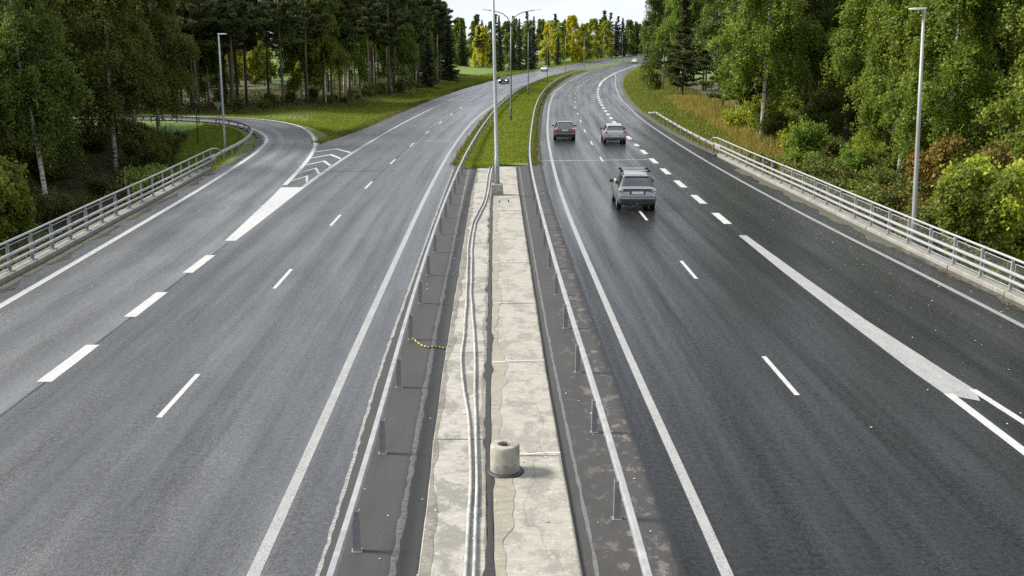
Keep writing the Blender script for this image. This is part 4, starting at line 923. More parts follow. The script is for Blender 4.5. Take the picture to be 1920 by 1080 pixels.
wht, _ = make_car('hatchback_car', 'white oncoming car far down the left carriageway', HATs, HATg, white_p, (9.2, 299, float(zp(299))), math.pi + heading(Llane, 299), (-1.28, 1.32), .32, .885)
extras(wht, -2.03, 2.1, .86, 1.48, .82, .56, white_p)
fcar, _ = make_car('hatchback_car', 'tiny white car at the far right bend beside the spruces', HATs, HATg, white_p, (43.6, 376, float(zp(376))), heading(Rlane, 376), (-1.28, 1.32), .32, .885)
extras(fcar, -2.03, 2.1, .86, 1.48, .82, .56, white_p, red_w=.22)

# ------------------------------------------------------------------ trees: prototypes
def unit(v): return v / np.maximum(1e-9, np.linalg.norm(v, axis=-1, keepdims=True))
def leaf_quads(C, s, asp=0.6, along=None, jit=1.0):
    n = len(C); a = unit(rng.normal(size=(n, 3))) if along is None else unit(along + rng.normal(size=(n, 3)) * jit)
    b = unit(np.cross(a, rng.normal(size=(n, 3)))); s = np.broadcast_to(s, (n,))[:, None]
    Q = np.stack([C + a * s * .5, C + b * s * .5 * asp, C - a * s * .5, C - b * s * .5 * asp], 1)
    return Q.reshape(-1, 3)
def trunk_path(h, bend, n=9):
    t = np.linspace(0, 1, n); ph = rng.uniform(0, 6.28); d = np.array([math.cos(ph), math.sin(ph)])
    off = bend * (np.sin(t * rng.uniform(2, 3.4)) * .7 + .3 * np.sin(t * 7 + ph))[:, None] * d * t[:, None]
    return np.c_[off, t * h]
def at_path(P, t):
    x = t * (len(P) - 1); i = np.minimum(x.astype(int), len(P) - 2); fr = (x - i)[:, None]; return P[i] * (1 - fr) + P[i + 1] * fr
def birch_proto(h=21, spread=3.6, nl=24000, low=.2, leaf=.15, nlimb=46, bend=.5):
    P_ = trunk_path(h, bend); m = MB(); m.tube(P_, list(np.linspace(.19, .025, len(P_)) ** 1.0), 8); lm = MB()
    tt = np.sort(low + (0.985 - low) * rng.random(nlimb) ** .85); C = []; A = []
    base = at_path(P_, tt); per = max(1, nl // nlimb)
    for i in range(nlimb):
        u = (tt[i] - low) / (1 - low); L_ = spread * (1.05 - u) ** .55 * (0.55 + .45 * min(1, u * 4 + .3)) * rng.uniform(.6, 1.15) + .35
        ph = i * 2.4 + rng.normal(0, .4); o = np.array([math.cos(ph), math.sin(ph), 0])
        rise = rng.uniform(.5, .95)
        s = np.linspace(0, 1, 5)[:, None]; cur = base[i] + o * L_ * s + np.array([0, 0, 1]) * L_ * (rise * s - .75 * s ** 2)
        lm.tube(cur, [.05 * (1 - u * .7), .04 * (1 - u * .7), .025, .016, .008], 4, False)
        k_ = int(per * (0.4 + L_ / spread)); ntw = max(4, k_ // 26); sp_ = rng.random(ntw) ** .6 * .8 + .2
        root_ = at_path(cur, sp_) + rng.normal(0, .22, (ntw, 3)) * (1 + L_ * .2)
        ln = rng.uniform(.4, 1.7, ntw) * (.6 + .5 * (1 - u)); w_ = rng.integers(0, ntw, k_); d = rng.random(k_)
        c = root_[w_].copy(); c[:, 2] -= d * ln[w_]; c += rng.normal(0, .13, (k_, 3)) + o * (d * .25)[:, None]; C.append(c)
    C = np.concatenate(C); s = rng.uniform(.65, 1.3, len(C)) * leaf
    return mesh('trunk', m.v, m.f, M['bark_birch'], True), quadmesh('crown', leaf_quads(C, s, .75), M['leaf_birch']), mesh('limbs', lm.v, lm.f, M['twig'], True)
def pine_proto(h=19, low=.5, nlimb=34, spread=2.6, nn=9000):
    P_ = trunk_path(h, .35); m = MB(); m.tube(P_, list(np.linspace(.17, .04, len(P_))), 7)
    tt = np.sort(low + (0.99 - low) * rng.random(nlimb)); base = at_path(P_, tt); C = []; AL = []
    for t in rng.uniform(.04, max(.06, low), 7):          # dead snags below the crown
        b = at_path(P_, np.array([t]))[0]; ph = rng.uniform(0, 6.28); L_ = rng.uniform(.4, 1.3)
        m.tube([b, b + np.array([math.cos(ph) * L_, math.sin(ph) * L_, .1 * L_])], [.022, .008], 4, False)
    for i in range(nlimb):
        u = (tt[i] - low) / (1 - low); L_ = spread * (math.sin(min(1, u * 1.1 + .28) * math.pi) ** .6 + .12) * rng.uniform(.55, 1.15)
        ph = i * 2.4 + rng.normal(0, .4); o = np.array([math.cos(ph), math.sin(ph), 0]); s = np.linspace(0, 1, 4)[:, None]
        cur = base[i] + o * L_ * s + np.array([0, 0, 1]) * L_ * (rng.uniform(-.1, .3) * s + .15 * s ** 2)
        m.tube(cur, [.05, .035, .022, .01], 4, False)
        k_ = int(nn / nlimb * (.4 + L_ / spread * .8)); nc = max(4, int(L_ * 3.4)); cc = at_path(cur, rng.random(nc) ** .7 * .75 + .28 if False else np.clip(rng.random(nc) ** .7, .25, 1)) + rng.normal(0, .26, (nc, 3)) * [1, 1, .55]
        w_ = rng.integers(0, nc, k_); dv = unit(rng.normal(size=(k_, 3))) * rng.random((k_, 1)) ** .5 * [.42, .42, .24]
        C.append(cc[w_] + dv); AL.append(unit(dv) + [0, 0, .35])
    C = np.concatenate(C); AL = np.concatenate(AL)
    return mesh('trunk', m.v, m.f, M['bark_pine'], True), quadmesh('crown', leaf_quads(C, rng.uniform(.24, .46, len(C)), .36, AL, .5), M['needle_pine'])
def spruce_proto(h=16, rad=2.5, nn=11000, low=.06):
    P_ = trunk_path(h, .12); m = MB(); m.tube(P_, list(np.linspace(.18, .015, len(P_))), 7); C = []; AL = []
    nlimb = 120; tt = low + (0.995 - low) * (np.arange(nlimb) / nlimb) ** .92
    base = at_path(P_, tt); tot = sum((1 - t) for t in tt)
    for i in range(nlimb):
        L_ = (rad * (1 - tt[i]) ** .8 + .12) * rng.uniform(.7, 1.12); ph = i * 2.399 + rng.normal(0, .25); o = np.array([math.cos(ph), math.sin(ph), 0]); s = np.linspace(0, 1, 4)[:, None]
        cur = base[i] + o * L_ * s + np.array([0, 0, 1]) * L_ * (-.32 * s + .14 * s ** 2) * (1.25 - tt[i])
        if L_ > .6: m.tube(cur, [.03, .022, .014, .006], 3, False)
        k_ = int(nn / nlimb * (.25 + 1.5 * L_ / rad)); t_ = rng.random(k_) ** .75
        c = at_path(cur, t_); side = np.cross(o, [0, 0, 1]); wd = (1 - t_) * L_ * .32 + .10
        lat = rng.uniform(-1, 1, k_) * wd; c = c + side * lat[:, None]; hang = rng.random(k_) ** 1.3 * (.12 + .22 * (1 - tt[i])); c[:, 2] -= hang + np.abs(lat) * .22
        C.append(c); AL.append(np.tile(o, (k_, 1)) * .6 + side * np.sign(lat)[:, None] * .5 + [0, 0, -.45])
    C = np.concatenate(C); AL = np.concatenate(AL)
    return mesh('trunk', m.v, m.f, M['bark_pine'], True), quadmesh('crown', leaf_quads(C, rng.uniform(.22, .44, len(C)), .42, AL, .35), M['needle_spruce'])
def bush_proto(rad=1.6, h=2.4, nl=5200, leaf=.13):
    m = MB(); C = []; ns = 15
    for i in range(ns):
        ph = i * 2.4; L_ = rng.uniform(.55, 1.0); tip = np.array([math.cos(ph) * rad * L_ * rng.uniform(.3, 1), math.sin(ph) * rad * L_ * rng.uniform(.3, 1), h * rng.uniform(.55, 1.0)])
        s = np.linspace(0, 1, 4)[:, None]; cur = np.array([math.cos(ph) * .12, math.sin(ph) * .12, 0]) * (1 - s) + tip * s + np.array([0, 0, .25]) * np.sin(s * math.pi)
        m.tube(cur, [.03, .022, .014, .006], 4, False)
        k_ = nl // ns; nc = 14; cc = at_path(cur, np.clip(rng.random(nc) ** .5, .25, 1)) + rng.normal(0, .24, (nc, 3)); w_ = rng.integers(0, nc, k_); C.append(cc[w_] + rng.normal(0, .17, (k_, 3)))
    C = np.concatenate(C); C = C[C[:, 2] > .03]
    return mesh('stems', m.v, m.f, M['twig'], True), quadmesh('foliage', leaf_quads(C, rng.uniform(.6, 1.3, len(C)) * leaf, .7), M['leaf_bush'])
PROTO = dict(birch=[birch_proto(21, 3.9, 68000, .09, .19, 62), birch_proto(22, 3.7, 62000, .16, .19, 58, bend=.9), birch_proto(19, 4.2, 66000, .06, .19, 62), birch_proto(20, 3.3, 50000, .3, .19, 52, bend=1.0)],
             fbirch=[birch_proto(17, 3.6, 26000, .09, .36, 44), birch_proto(15, 3.9, 26000, .06, .36, 44)],
             pine=[pine_proto(19, .40, 46, 2.9, 24000), pine_proto(20, .48, 42, 2.8, 22000), pine_proto(18, .36, 48, 2.7, 24000)],
             spruce=[spruce_proto(16, 3.0, 20000), spruce_proto(15, 3.4, 22000), spruce_proto(17, 2.5, 18000, .03)],
             pspruce=[pine_proto(18.5, .13, 78, 3.7, 42000), pine_proto(19.5, .2, 72, 3.5, 40000), spruce_proto(18, 3.9, 34000, .12)],
             bush=[bush_proto(1.7, 2.4, 9000, .16), bush_proto(2.0, 2.0, 9500, .16), bush_proto(1.4, 2.9, 9000, .16), bush_proto(1.7, 1.5, 8000, .16)],
             bigbush=[bush_proto(2.5, 5.2, 30000, .17), bush_proto(2.8, 4.6, 30000, .17)])
def plant(kind, i, x, y, sc, label, cat, group, mat=None, name=None, rot=None, dz=0.0, sxy=1.0, tilt=(0, 0), leaf_name='crown'):
    tm, cm, *lm_ = PROTO[kind][i % len(PROTO[kind])]
    o = empty(name or cat.replace(' ', '_'), (x, y, tz(x, y) - 0.06 + dz), random.uniform(0, 6.28) if rot is None else rot)
    o.rotation_euler.x, o.rotation_euler.y = tilt; o.scale = (sc * sxy, sc * sxy, sc); tag(o, label, cat, group)
    link('stem' if 'bush' in kind else 'trunk', tm, o); c = link('foliage' if 'bush' in kind else 'crown', cm, o)
    if lm_: tag(link('limbs', lm_[0], o), kind='stuff')
    if mat: c.material_slots[0].link = 'OBJECT'; c.material_slots[0].material = M[mat]
    return o
def scatter(n, fn, mind, tries=60):
    pts = []
    for _ in range(n * tries):
        p = fn()
        if p is not None and all((p[0] - q_[0]) ** 2 + (p[1] - q_[1]) ** 2 > mind ** 2 for q_ in pts): pts.append(p)
        if len(pts) >= n: break
    return pts
U = random.uniform
# --- left foreground birches
for i, (x, y, sc, lab) in enumerate([(-29.9, 66, .95, 'white birch trunk leaning behind the left railing, nearest the left picture edge'), (-31.6, 82.5, 1.0, 'dark crowned birch with one clear white trunk behind the left railing'), (-33.2, 92, .98, 'left stem of the close birch pair behind the slip road rail'), (-32.0, 94.5, .95, 'right stem of the close birch pair behind the slip road rail')]):
    plant('birch', [3, 1, 3, 1][i], x, y, sc, lab, 'birch tree', 'birches on the left slope', 'leaf_birch_dark', tilt=(0, R([-4, -2, 0, 1][i])))
for p in scatter(38, lambda: (lambda x, y: (x, y) if x < -34 - max(0, (y - 95)) * .25 and x > -0.62 * y - 12 and not (108 < y < 124 and x > -70) else None)(U(-80, -33), U(52, 124)), 3.9):
    plant('birch', random.randrange(4), p[0], p[1], U(.82, 1.08), 'dark leafy birch in the dense stand filling the upper left', 'birch tree', 'dense birch stand on the left', 'leaf_birch_dark')
# --- left pine wood
def edge_x(y): return float(np.interp(y, [118, 124, 127, 132, 139, 153, 163, 172, 181, 215, 258, 300], [-62, -46, -31, -26, -24, -21, -19.7, -18.6, -17.4, -16, -14.8, -12]))
def pine_spot():
    y = U(123, 268) if random.random() < .7 else U(123, 150); d = U(0, 14 if y > 155 else 28); x = edge_x(y) - d * 1.02; return (x, y + d * .25)
for i, p in enumerate(scatter(116, pine_spot, 2.3)):
    sc = U(.92, 1.08) * (1.0 if p[1] < 165 else 1.12 if p[1] < 228 else .93)
    if i % 7 == 3: plant('birch', i, p[0], p[1], sc * .85, 'birch growing among the pines of the left wood', 'birch tree', 'birches in the left pine wood', 'leaf_birch')
    else: plant('pine', i, p[0], p[1], sc, 'dark pine in the wood beside the left carriageway', 'pine tree', 'pines of the left wood')
for x, y, i, s, lab in [(-15.6, 196, 0, .72, 'dark spruce standing forward at the edge of the left pine wood'), (-13.8, 232, 1, .8, 'bushy spruce at the far tip of the left pine wood')]: plant('spruce', i, x, y, s, lab, 'spruce tree', 'spruces by the left carriageway')
for p in scatter(46, lambda: (lambda y: (edge_x(y) - U(26, 62), y + 12))(U(112, 280)), 4.2): plant('fbirch', random.randrange(2), p[0], p[1], U(.5, .95), 'sunlit yellow green birch glimpsed behind the left pine trunks', 'birch tree', 'sunlit trees behind the left wood', 'leaf_lime')  # sunlight behind the wood is put into the yellow green leaf colour
for p in scatter(48, lambda: (lambda y: (edge_x(y) + U(-5, .5), y + U(0, 3)))(U(124, 275)), 2.4): plant('bush', random.randrange(4), p[0], p[1], U(.35, .75), 'low shrub at the foot of the left pine wood', 'shrub', 'shrubs under the left pines', random.choice(['leaf_bush', 'leaf_bush', 'weeds']), leaf_name='foliage')
for p in scatter(60, lambda: (lambda x, y: (x, y) if x > -.55 * y - 4 and not (x > -28 and y > 72) else None)(U(-54, -20.5), U(34, 98)), 2.0): 
    mt = random.choice(['leaf_bush', 'leaf_birch_dark', 'weeds'])
    plant('bush', random.randrange(4), p[0], p[1], U(.4, .95), {'leaf_bush': 'olive green', 'leaf_birch_dark': 'dark green', 'weeds': 'brownish green'}[mt] + ' shrub on the shaded slope below the left railing', 'shrub', {'leaf_bush': 'olive', 'leaf_birch_dark': 'dark', 'weeds': 'brownish'}[mt] + ' shrubs on the left slope', mt)
plant('bigbush', 0, -25.6, 50.5, 1.15, 'yellow tipped tall shrub at the left picture edge', 'shrub', 'tall shrubs by the railings', 'leaf_birch')
for p in scatter(44, lambda: (lambda y: (edge_x(min(y, 290)) - U(58, 130), y))(U(120, 330)), 6.5):
    kd = random.choice(['pine', 'pine', 'fbirch']); plant(kd, random.randrange(2), p[0], p[1], U(.95, 1.2), {'pine': 'pine in the back rows far behind the left wood', 'fbirch': 'birch in the back rows far behind the left wood'}[kd], {'fbirch': 'birch tree', 'pine': 'pine tree'}[kd], 'back rows behind the left wood', 'leaf_birch' if kd == 'fbirch' else None)
# --- far left: columnar spruces, yellow trees, far wood
for x, y, i, s, sx, lab in [(-3.6, 300, 2, .93, .8, 'narrow dark spruce behind the second median lamp post'), (2.2, 318, 2, .92, .85, 'left spruce of the dark group left of the white oncoming car'), (4.8, 316, 0, .88, .8, 'middle spruce of the dark group left of the white oncoming car'), (6.6, 324, 2, .95, .8, 'right spruce of the dark group left of the white oncoming car'), (0.2, 306, 1, .62, .9, 'low bushy spruce in front of the dark group'), (11.6, 348, 2, .56, .95, 'small pointed spruce in front of the first yellow tree'), (15.6, 360, 2, .66, .95, 'small pointed spruce between two yellow trees')]:
    plant('spruce', i, x, y, s, lab, 'spruce tree', 'spruces by the far left carriageway', sxy=sx)
for x, y, s, mt, lab in [(-9.5, 330, .86, 'leaf_yellow', 'yellow birch showing between the pine wood and the spruces'), (13.2, 378, .86, 'leaf_yellow', 'golden birch behind the two small pointed spruces'), (17.8, 386, .84, 'leaf_lime', 'slim yellow green birch right of the golden one'), (22.0, 390, 1.0, 'leaf_yellow', 'largest yellow birch beyond the far bend'), (26.4, 396, .92, 'leaf_lime', 'broad yellow green birch right of the largest yellow one'), (31.5, 412, .92, 'leaf_lime', 'yellow green birch left of the far white roofed house'), (38.5, 438, 1.02, 'leaf_lime', 'tall pale birch right of the far white roofed house')]:
    plant('fbirch', random.randrange(2), x, y, s, lab, 'birch tree', 'yellow trees beyond the bend', mt)
for p in scatter(110, lambda: (lambda x: (x, 468 + U(0, 120)))(U(-90, 115)), 4.0):
    kd = random.choice(['spruce', 'fbirch', 'pine']); plant(kd, random.randrange(2), p[0], p[1], U(.72, 1.0), {'spruce': 'spruce in the distant tree line closing the view', 'fbirch': 'pale birch in the distant tree line closing the view', 'pine': 'pine in the distant tree line closing the view'}[kd], {'spruce': 'spruce tree', 'fbirch': 'birch tree', 'pine': 'pine tree'}[kd], 'distant tree line', 'leaf_birch' if kd == 'fbirch' else None)
for x, y, kd, s in [(44, 452, 'spruce', .95), (47.5, 458, 'spruce', 1.02), (51, 462, 'fbirch', .9), (55, 470, 'spruce', .98), (58.5, 468, 'fbirch', .85), (61, 480, 'spruce', .9), (-24, 340, 'pine', .8), (-30, 332, 'pine', .85), (-17, 345, 'fbirch', .9)]:
    plant(kd, random.randrange(2), x, y, s, 'dark spruce standing behind the far end of the road' if kd == 'spruce' else ('green birch standing behind the far end of the road' if x > 0 else 'tree behind the yellow birch and the pine wood tip'), {'spruce': 'spruce tree', 'fbirch': 'birch tree', 'pine': 'pine tree'}[kd], 'trees behind the far road', 'leaf_birch' if kd == 'fbirch' else None)
for p in scatter(12, lambda: (lambda y: (float(Lasph(y)) - U(5, 8), y))(U(395, 450)), 2.6): plant('bush', random.randrange(4), p[0], p[1], U(.7, 1.1), 'light green roadside shrub by the far bend', 'shrub', 'shrubs at the far bend', 'leaf_lime')
for i, p in enumerate(scatter(64, lambda: (U(-75, 62), U(415, 470)), 3.6)):
    if p[0] > float(Lasph(p[1])) - 9: continue
    plant('bigbush', i, p[0], p[1], U(.8, 1.25), 'rounded green thicket at the foot of the distant tree line', 'shrub', 'thickets before the distant trees', ['leaf_birch', 'leaf_bush', 'leaf_lime', 'leaf_birch_dark'][i % 4])
for i, p in enumerate(scatter(30, lambda: (U(-70, 6), U(318, 400)), 5.0)):
    if p[0] > float(Lasph(p[1])) - 10: continue
    kd = ['fbirch', 'pine', 'spruce'][i % 3]; plant(kd, i, p[0], p[1], U(.6, .85), {'fbirch': 'green birch', 'pine': 'pine', 'spruce': 'spruce'}[kd] + ' in the mixed trees between the pine wood and the dark spruces', {'fbirch': 'birch tree', 'pine': 'pine tree', 'spruce': 'spruce tree'}[kd], 'mixed trees past the pine wood', 'leaf_birch' if kd == 'fbirch' else None)
# --- right side
for x, y, i, s, lab in [(31.5, 224, 0, .86, 'wide spruce whose branches hide the far end of the right carriageway'), (35.5, 206, 0, .80, 'spruce right behind the first wide spruce on the right verge'), (26.6, 164, 0, .84, 'dark conifer on a bare thin trunk at the right verge'), (33, 182, 0, .95, 'tall conifer in the second row of the right verge'), (27.5, 137, 0, .92, 'dense dark conifer drooping over the dry grass'), (24.6, 113, 0, .96, 'tall dark conifer left of the first right birch'), (32.5, 148, 0, 1.05, 'dark conifer behind the dry grass slope'), (38.5, 246, 0, .85, 'conifer at the far left tip of the right wood'), (30, 122, 0, 1.05, 'tall dark conifer wedged behind the first right birch'), (36.5, 228, 0, .93, 'conifer crowding behind the wide spruce at the bend'), (41, 205, 0, 1.0, 'tall conifer in the back row above the bend'), (37, 166, 0, 1.08, 'tall conifer in the back row above the dry grass')]:
    plant('pspruce', random.choice([0, 1, 1, 0, 2]), x, y, s, lab.replace('spruce', 'pine'), 'pine tree', 'conifers of the right verge', sxy=1.1)
for x, y, i, s, tl, lab in [(23.1, 96.5, 1, 1.12, 0, 'tall birch with white trunk beside the dark conifers on the right'), (31.2, 90.5, 3, 1.05, 1, 'thin trunked birch left of the right lamp post'), (33.0, 87.0, 3, 1.0, 2, 'slender birch just left of the right lamp post'), (33.2, 80.0, 3, 1.25, 5, 'birch with long leaning white trunk right of the right lamp post')]:
    plant('birch', i, x, y, s, lab, 'birch tree', 'birches of the right wood', 'leaf_birch', tilt=(0, R(tl)))
for p in scatter(66, lambda: (lambda x, y: (x, y) if x < .62 * y + 16 else None)(U(25.5, 66), U(52, 190)), 3.5):
    mt = random.choice(['leaf_birch', 'leaf_birch', 'leaf_birch', 'leaf_birch_dark']) if p[1] > 62 else 'leaf_birch'; dk = mt == 'leaf_birch_dark'
    plant('birch', random.randrange(4), p[0], p[1], U(.95, 1.25), ('dark' if dk else 'light') + ' green leafy birch in the dense wood filling the upper right', 'birch tree', ('darker' if dk else 'lighter') + ' birches of the right wood', mt)
for p in scatter(20, lambda: (lambda x, y: (x, y))(U(38, 75), U(120, 300)), 5): plant('pine', random.randrange(3), p[0], p[1], U(.9, 1.1), 'pine deep inside the right wood behind the birches', 'pine tree', 'pines deep in the right wood')
for p in scatter(84, lambda: (lambda x, y: (x, y) if x < .56 * y + 6 and x > 17.6 + max(0, y - 80) * .2 else None)(U(18, 36), U(36, 118)), 1.9):
    mt = random.choice(['leaf_bush', 'leaf_bush', 'leaf_birch', 'leaf_birch', 'leaf_bush', 'leaf_orange' if p[1] > 60 else 'leaf_bush', 'leaf_lime'])
    plant('bush', random.randrange(4), p[0], p[1], U(.6, 1.25), {'leaf_bush': 'olive green', 'leaf_birch': 'fresh green', 'leaf_orange': 'orange brown', 'leaf_lime': 'pale lime'}[mt] + ' shrub among those on the slope below the right railing', 'shrub', {'leaf_bush': 'olive', 'leaf_birch': 'green', 'leaf_orange': 'orange', 'leaf_lime': 'lime'}[mt] + ' shrubs on the right slope', mt)
for k_, x, y, s, mt, lab in [(1, 21.4, 44.5, 1.28, 'leaf_lime', 'large yellow green shrub at the right picture edge behind the railing'), (0, 22.6, 52.0, 1.30, 'leaf_orange', 'orange brown shrub behind the yellow green one on the right'), (0, 19.6, 43.2, .92, 'leaf_birch', 'dark green shrub in front of the yellow green one, by the right railing'), (1, 25.5, 47.0, 1.4, 'leaf_bush', 'tall green shrub cut by the right picture edge'), (1, 19.8, 50.5, .62, 'leaf_orange', 'low rust coloured shrub just right of the right lamp post')]:
    plant('bigbush', k_, x, y, s, lab, 'shrub', 'tall shrubs by the railings', mt)

# ------------------------------------------------------------------ far houses
def house(name, x, y, rz, w_, d_, h, rh, wallm, roofm, label):
    z = tz(x, y); o = empty(name, (x, y, z), rz); tag(o, label, 'house', 'far houses')
    MB().box(-w_ / 2, w_ / 2, -d_ / 2, d_ / 2, -.3, h).build('wall', wallm, o)
    e = .5; v = [(-w_ / 2 - e, -d_ / 2 - e, h - .1), (w_ / 2 + e, -d_ / 2 - e, h - .1), (w_ / 2 + e, d_ / 2 + e, h - .1), (-w_ / 2 - e, d_ / 2 + e, h - .1), (-w_ / 2 - e, 0, h + rh), (w_ / 2 + e, 0, h + rh)]
    rf = MB().add(v, [(0, 1, 5, 4), (2, 3, 4, 5), (1, 2, 5), (3, 0, 4), (3, 2, 1, 0)]).build('roof', roofm, o)
    MB().box(w_ * .2, w_ * .2 + .6, -.3, .3, h + rh * .4, h + rh + .7).build('chimney', M['concrete_grey'], rf)
    nwin = max(2, int(w_ / 2.6))
    for i in range(nwin):
        cx = -w_ / 2 + (i + .5) * w_ / nwin
        wd = MB().box(cx - .55, cx + .55, -d_ / 2 - .05, -d_ / 2 + .02, 1.0, 2.2).build('window', M['plate'], o)
        MB().box(cx - .46, cx + .46, -d_ / 2 - .065, -d_ / 2 - .052, 1.09, 2.11).build('pane', M['car_glass'], wd)
wallw = simple('pale_house_wall', (0.36, 0.34, 0.30), 0.8, 0, 0.08, 1); roofg = simple('pale_sheet_roof', (0.40, 0.39, 0.385), 0.45, 0.1, 0.08, 1); roofd = simple('grey_sheet_roof', (0.17, 0.175, 0.18), 0.5, 0.1, 0.1, 1)
house('house', 34.5, 452, R(8), 7, 7, 2.6, 2.2, wallw, roofg, 'small pale house with whitish roof beyond the far bend')
house('house', 12.0, 402, R(-6), 9, 7, 2.4, 1.6, wallw, roofd, 'low grey roofed house behind the small pointed spruces')
house('house', 0.0, 398, R(5), 7, 7, 4.6, 1.8, roofd, roofd, 'grey two storey house glimpsed behind the dark spruce group')

# ------------------------------------------------------------------ grass, undergrowth, fallen leaves
def blades(P3, hgt, wid, lean=.45):
    n = len(P3); ph = rng.uniform(0, 6.28, n); d = np.c_[np.cos(ph), np.sin(ph), np.zeros(n)]; s = np.c_[-d[:, 1], d[:, 0], np.zeros(n)]
    h = (rng.uniform(.5, 1.2, n) * hgt)[:, None]; w_ = (np.broadcast_to(wid, (n,)))[:, None]
    tip = P3 + d * h * lean * rng.random((n, 1)) + np.array([0, 0, 1]) * h
    return np.stack([P3 - s * w_, P3 + s * w_, tip], 1).reshape(-1, 3)
def grass_obj(name, x, y, hgt, wid, mat, label, cat='grass', z=None):
    z = T(x, y) if z is None else z
    return tag(link(name, quadmesh(name, blades(np.c_[x, y, z - .02], hgt, wid), M[mat], 3)), label, cat, None, 'stuff')
def rnd_y(n, a, b): return np.exp(rng.uniform(math.log(a), math.log(b), n))
y = rnd_y(95000, 66.2, 300); a = np.where(y < 68.5, Lrail(y) - .3, LmR(y) + .15); b = Rrail(y) + .3; t = rng.random(len(y)); x = a + (b - a) * t
edge = 66.0 + np.clip((x + 2.2) / 3.3, 0, 1) * 4.0 + .35 * np.sin(x * 5) ; kp = (y > edge); x, y = x[kp], y[kp]
grass_obj('median_grass', x, y, .15 + .0006 * y, .012 + .00022 * y, 'grass', 'short green grass covering the median beyond the paving', z=zp(y) + .06)
y = rnd_y(110000, 84, 420); dd = rng.random(len(y)) ** 1.2 * 9; x = Lasph(y) - .3 - dd; d = ground_d(x, y); kp = (d > .35); x, y = x[kp], y[kp]
grass_obj('left_verge_grass', x, y, .14 + .0006 * y, .014 + .00022 * y, 'grass', 'green grass verge between the left carriageway and the pine wood')
y = rnd_y(90000, 74, 380); dd = rng.random(len(y)) ** 1.3 * 9.5; x = Rasph(y) + .55 + dd
grass_obj('right_verge_grass', x, y, .18 + .0006 * y, .014 + .00022 * y, 'grass', 'green grass verge between the right carriageway and the conifers')
x = rng.uniform(-34, -17.5, 90000); y = rng.uniform(60, 112, 90000); d = ground_d(x, y); kp = (d > .3) & (d < 7.0) & (x > -.02 * y - 29) ; x, y = x[kp], y[kp]
grass_obj('slip_road_grass', x, y, .22, .028, 'grass', 'grass inside the bend of the left slip road')
x = rng.uniform(-46, -14.5, 60000); y = rng.uniform(84, 140, 60000); d = ground_d(x, y); inside = (y > np.interp(-x, -rampR_l[::-1, 0][::-1], rampR_l[:, 1])) & (x > np.array([edge_x(q_) for q_ in y]) + 1); kp = (d > .3) & inside; x, y = x[kp], y[kp]
grass_obj('gore_grass', x, y, .20, .032, 'grass', 'bright green grass between the slip road and the left wood')
y = rng.uniform(80, 165, 22000); x = Rasph(y) + 6.0 + np.abs(rng.normal(0, 3.4, len(y)))
grass_obj('dry_grass', x, y, .75, .03, 'grass_dry', 'tall yellow dry grass below the conifers on the right slope')
y = rng.uniform(52, 92, 24000); x = Rkerb(y) + 1.4 + rng.random(len(y)) * 9
grass_obj('dry_bank_grass', x, y, .5, .028, 'grass_dry', 'rusty dry grass on the bank behind the right railing end')
y = rng.uniform(122, 275, 30000); x = np.array([edge_x(q_) for q_ in y]) + rng.normal(-1, 3.2, len(y)); kp = ground_d(x, y) > 4.5; x, y = x[kp], y[kp]
grass_obj('woodland_edge_grass', x, y, .5, .05, 'weedgrass', 'rough olive grass along the foot of the left pine wood')
y1_ = rnd_y(14000, 68, 260); e1 = np.where(rng.random(len(y1_)) < .5, LmR(y1_) + .05, Rrail(y1_) + .3) + rng.normal(0, .16, len(y1_))
grass_obj('median_edge_grass', e1, y1_, .22 + .0006 * y1_, .014 + .0002 * y1_, 'weedgrass', 'ragged dry grass along both edges of the median lawn', z=zp(y1_) + .03)
y1_ = rnd_y(16000, 84, 300); e1 = Lasph(y1_) - .15 - np.abs(rng.normal(0, .5, len(y1_))) + rng.normal(0, .12, len(y1_))
grass_obj('left_edge_grass', e1, y1_, .2 + .0006 * y1_, .015 + .0002 * y1_, 'weedgrass', 'ragged dry grass fringe along the left asphalt edge', z=zp(y1_) - .03)
y1_ = rnd_y(44000, 76, 300); e1 = Rasph(y1_) + .5 + rng.random(len(y1_)) ** .7 * 12
grass_obj('right_verge_weeds', e1, y1_, .34 + .0006 * y1_, .015 + .0002 * y1_, 'weedgrass', 'taller yellowish weeds mixed through the right grass verge')
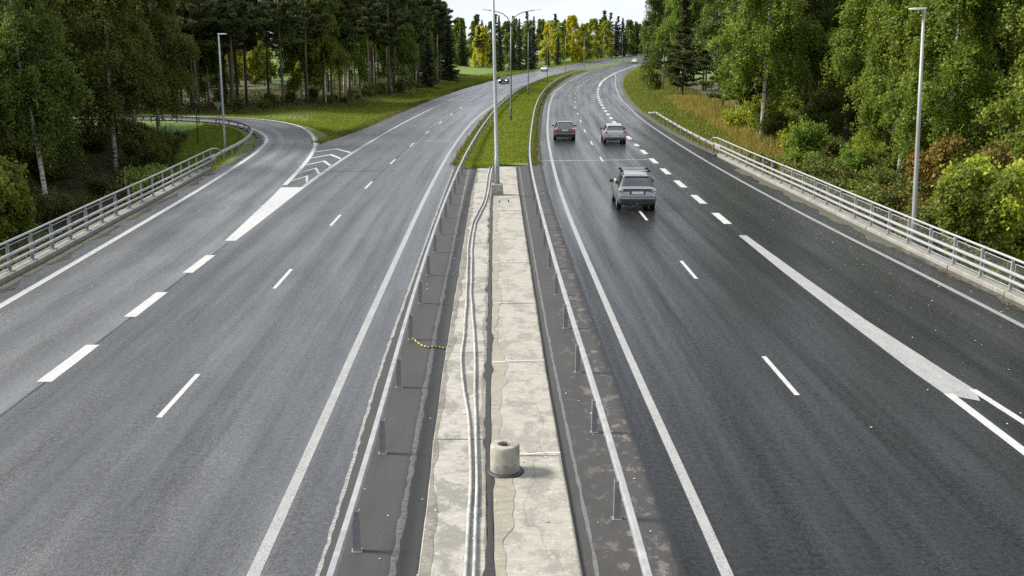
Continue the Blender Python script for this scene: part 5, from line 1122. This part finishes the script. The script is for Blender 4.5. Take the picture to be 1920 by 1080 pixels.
def leafmass(name, x, y, hmax, size, mat, label):
    z = T(x, y) + rng.random(len(x)) ** 1.4 * hmax * (0.35 + .65 * (np.sin(x * 1.1 + 2 * np.sin(y * .7)) * .5 + .5))
    return tag(link(name, quadmesh(name, leaf_quads(np.c_[x, y, z], rng.uniform(.6, 1.3, len(x)) * size, .6), M[mat])), label, 'undergrowth', None, 'stuff')
x = rng.uniform(-75, -18.5, 110000); y = rng.uniform(26, 100, 110000); d = ground_d(x, y); kp = (d > .5) & (x > -.56 * y - 8) & (d > np.where(y > 74, 5.5, .5)); leafmass('left_undergrowth', x[kp], y[kp], 1.1, .16, 'weeds', 'tangled dark undergrowth on the slope below the left railing')
x = rng.uniform(16.2, 60, 120000); y = rng.uniform(24, 125, 120000); d = ground_d(x, y); kp = (d > .5) & (x < .56 * y + 8) & (d > np.where(y > 78, 8, .6)); leafmass('right_undergrowth', x[kp], y[kp], 1.2, .16, 'weeds', 'tangled undergrowth on the slope below the right railing')
y = rng.uniform(120, 275, 50000); x = np.array([edge_x(q_) for q_ in y]) - rng.random(len(y)) * 26 + 1; leafmass('wood_undergrowth', x, y, .9, .24, 'weeds', 'low undergrowth between the trunks of the left pine wood')
# fallen leaves
n = 420; y = rnd_y(n, 12, 70); side = rng.random(n)
x = np.where(side < .42, Rkerb(y) - np.abs(rng.normal(0, 2.6, n)) - .1, np.where(side < .78, Lkerb(y) + np.abs(rng.normal(0, 2.6, n)) + .1, rng.uniform(-3, 2.5, n)))
C = np.c_[x, y, np.where((x > crackL(y)) & (x < slabR(y)), .085, .014) + rng.random(n) * .006]; th = rng.uniform(0, 6.28, n); s = rng.uniform(.016, .036, n)[:, None]
a = np.c_[np.cos(th), np.sin(th), rng.normal(0, .12, n)] * s; b = np.c_[-np.sin(th), np.cos(th), rng.normal(0, .12, n)] * s * .7
tag(link('fallen_leaves', quadmesh('fallen_leaves', np.stack([C + a, C + b, C - a, C - b], 1).reshape(-1, 3), M['leaf_fallen'])), 'small pale fallen leaves scattered over the wet asphalt', 'leaves', None, 'stuff')
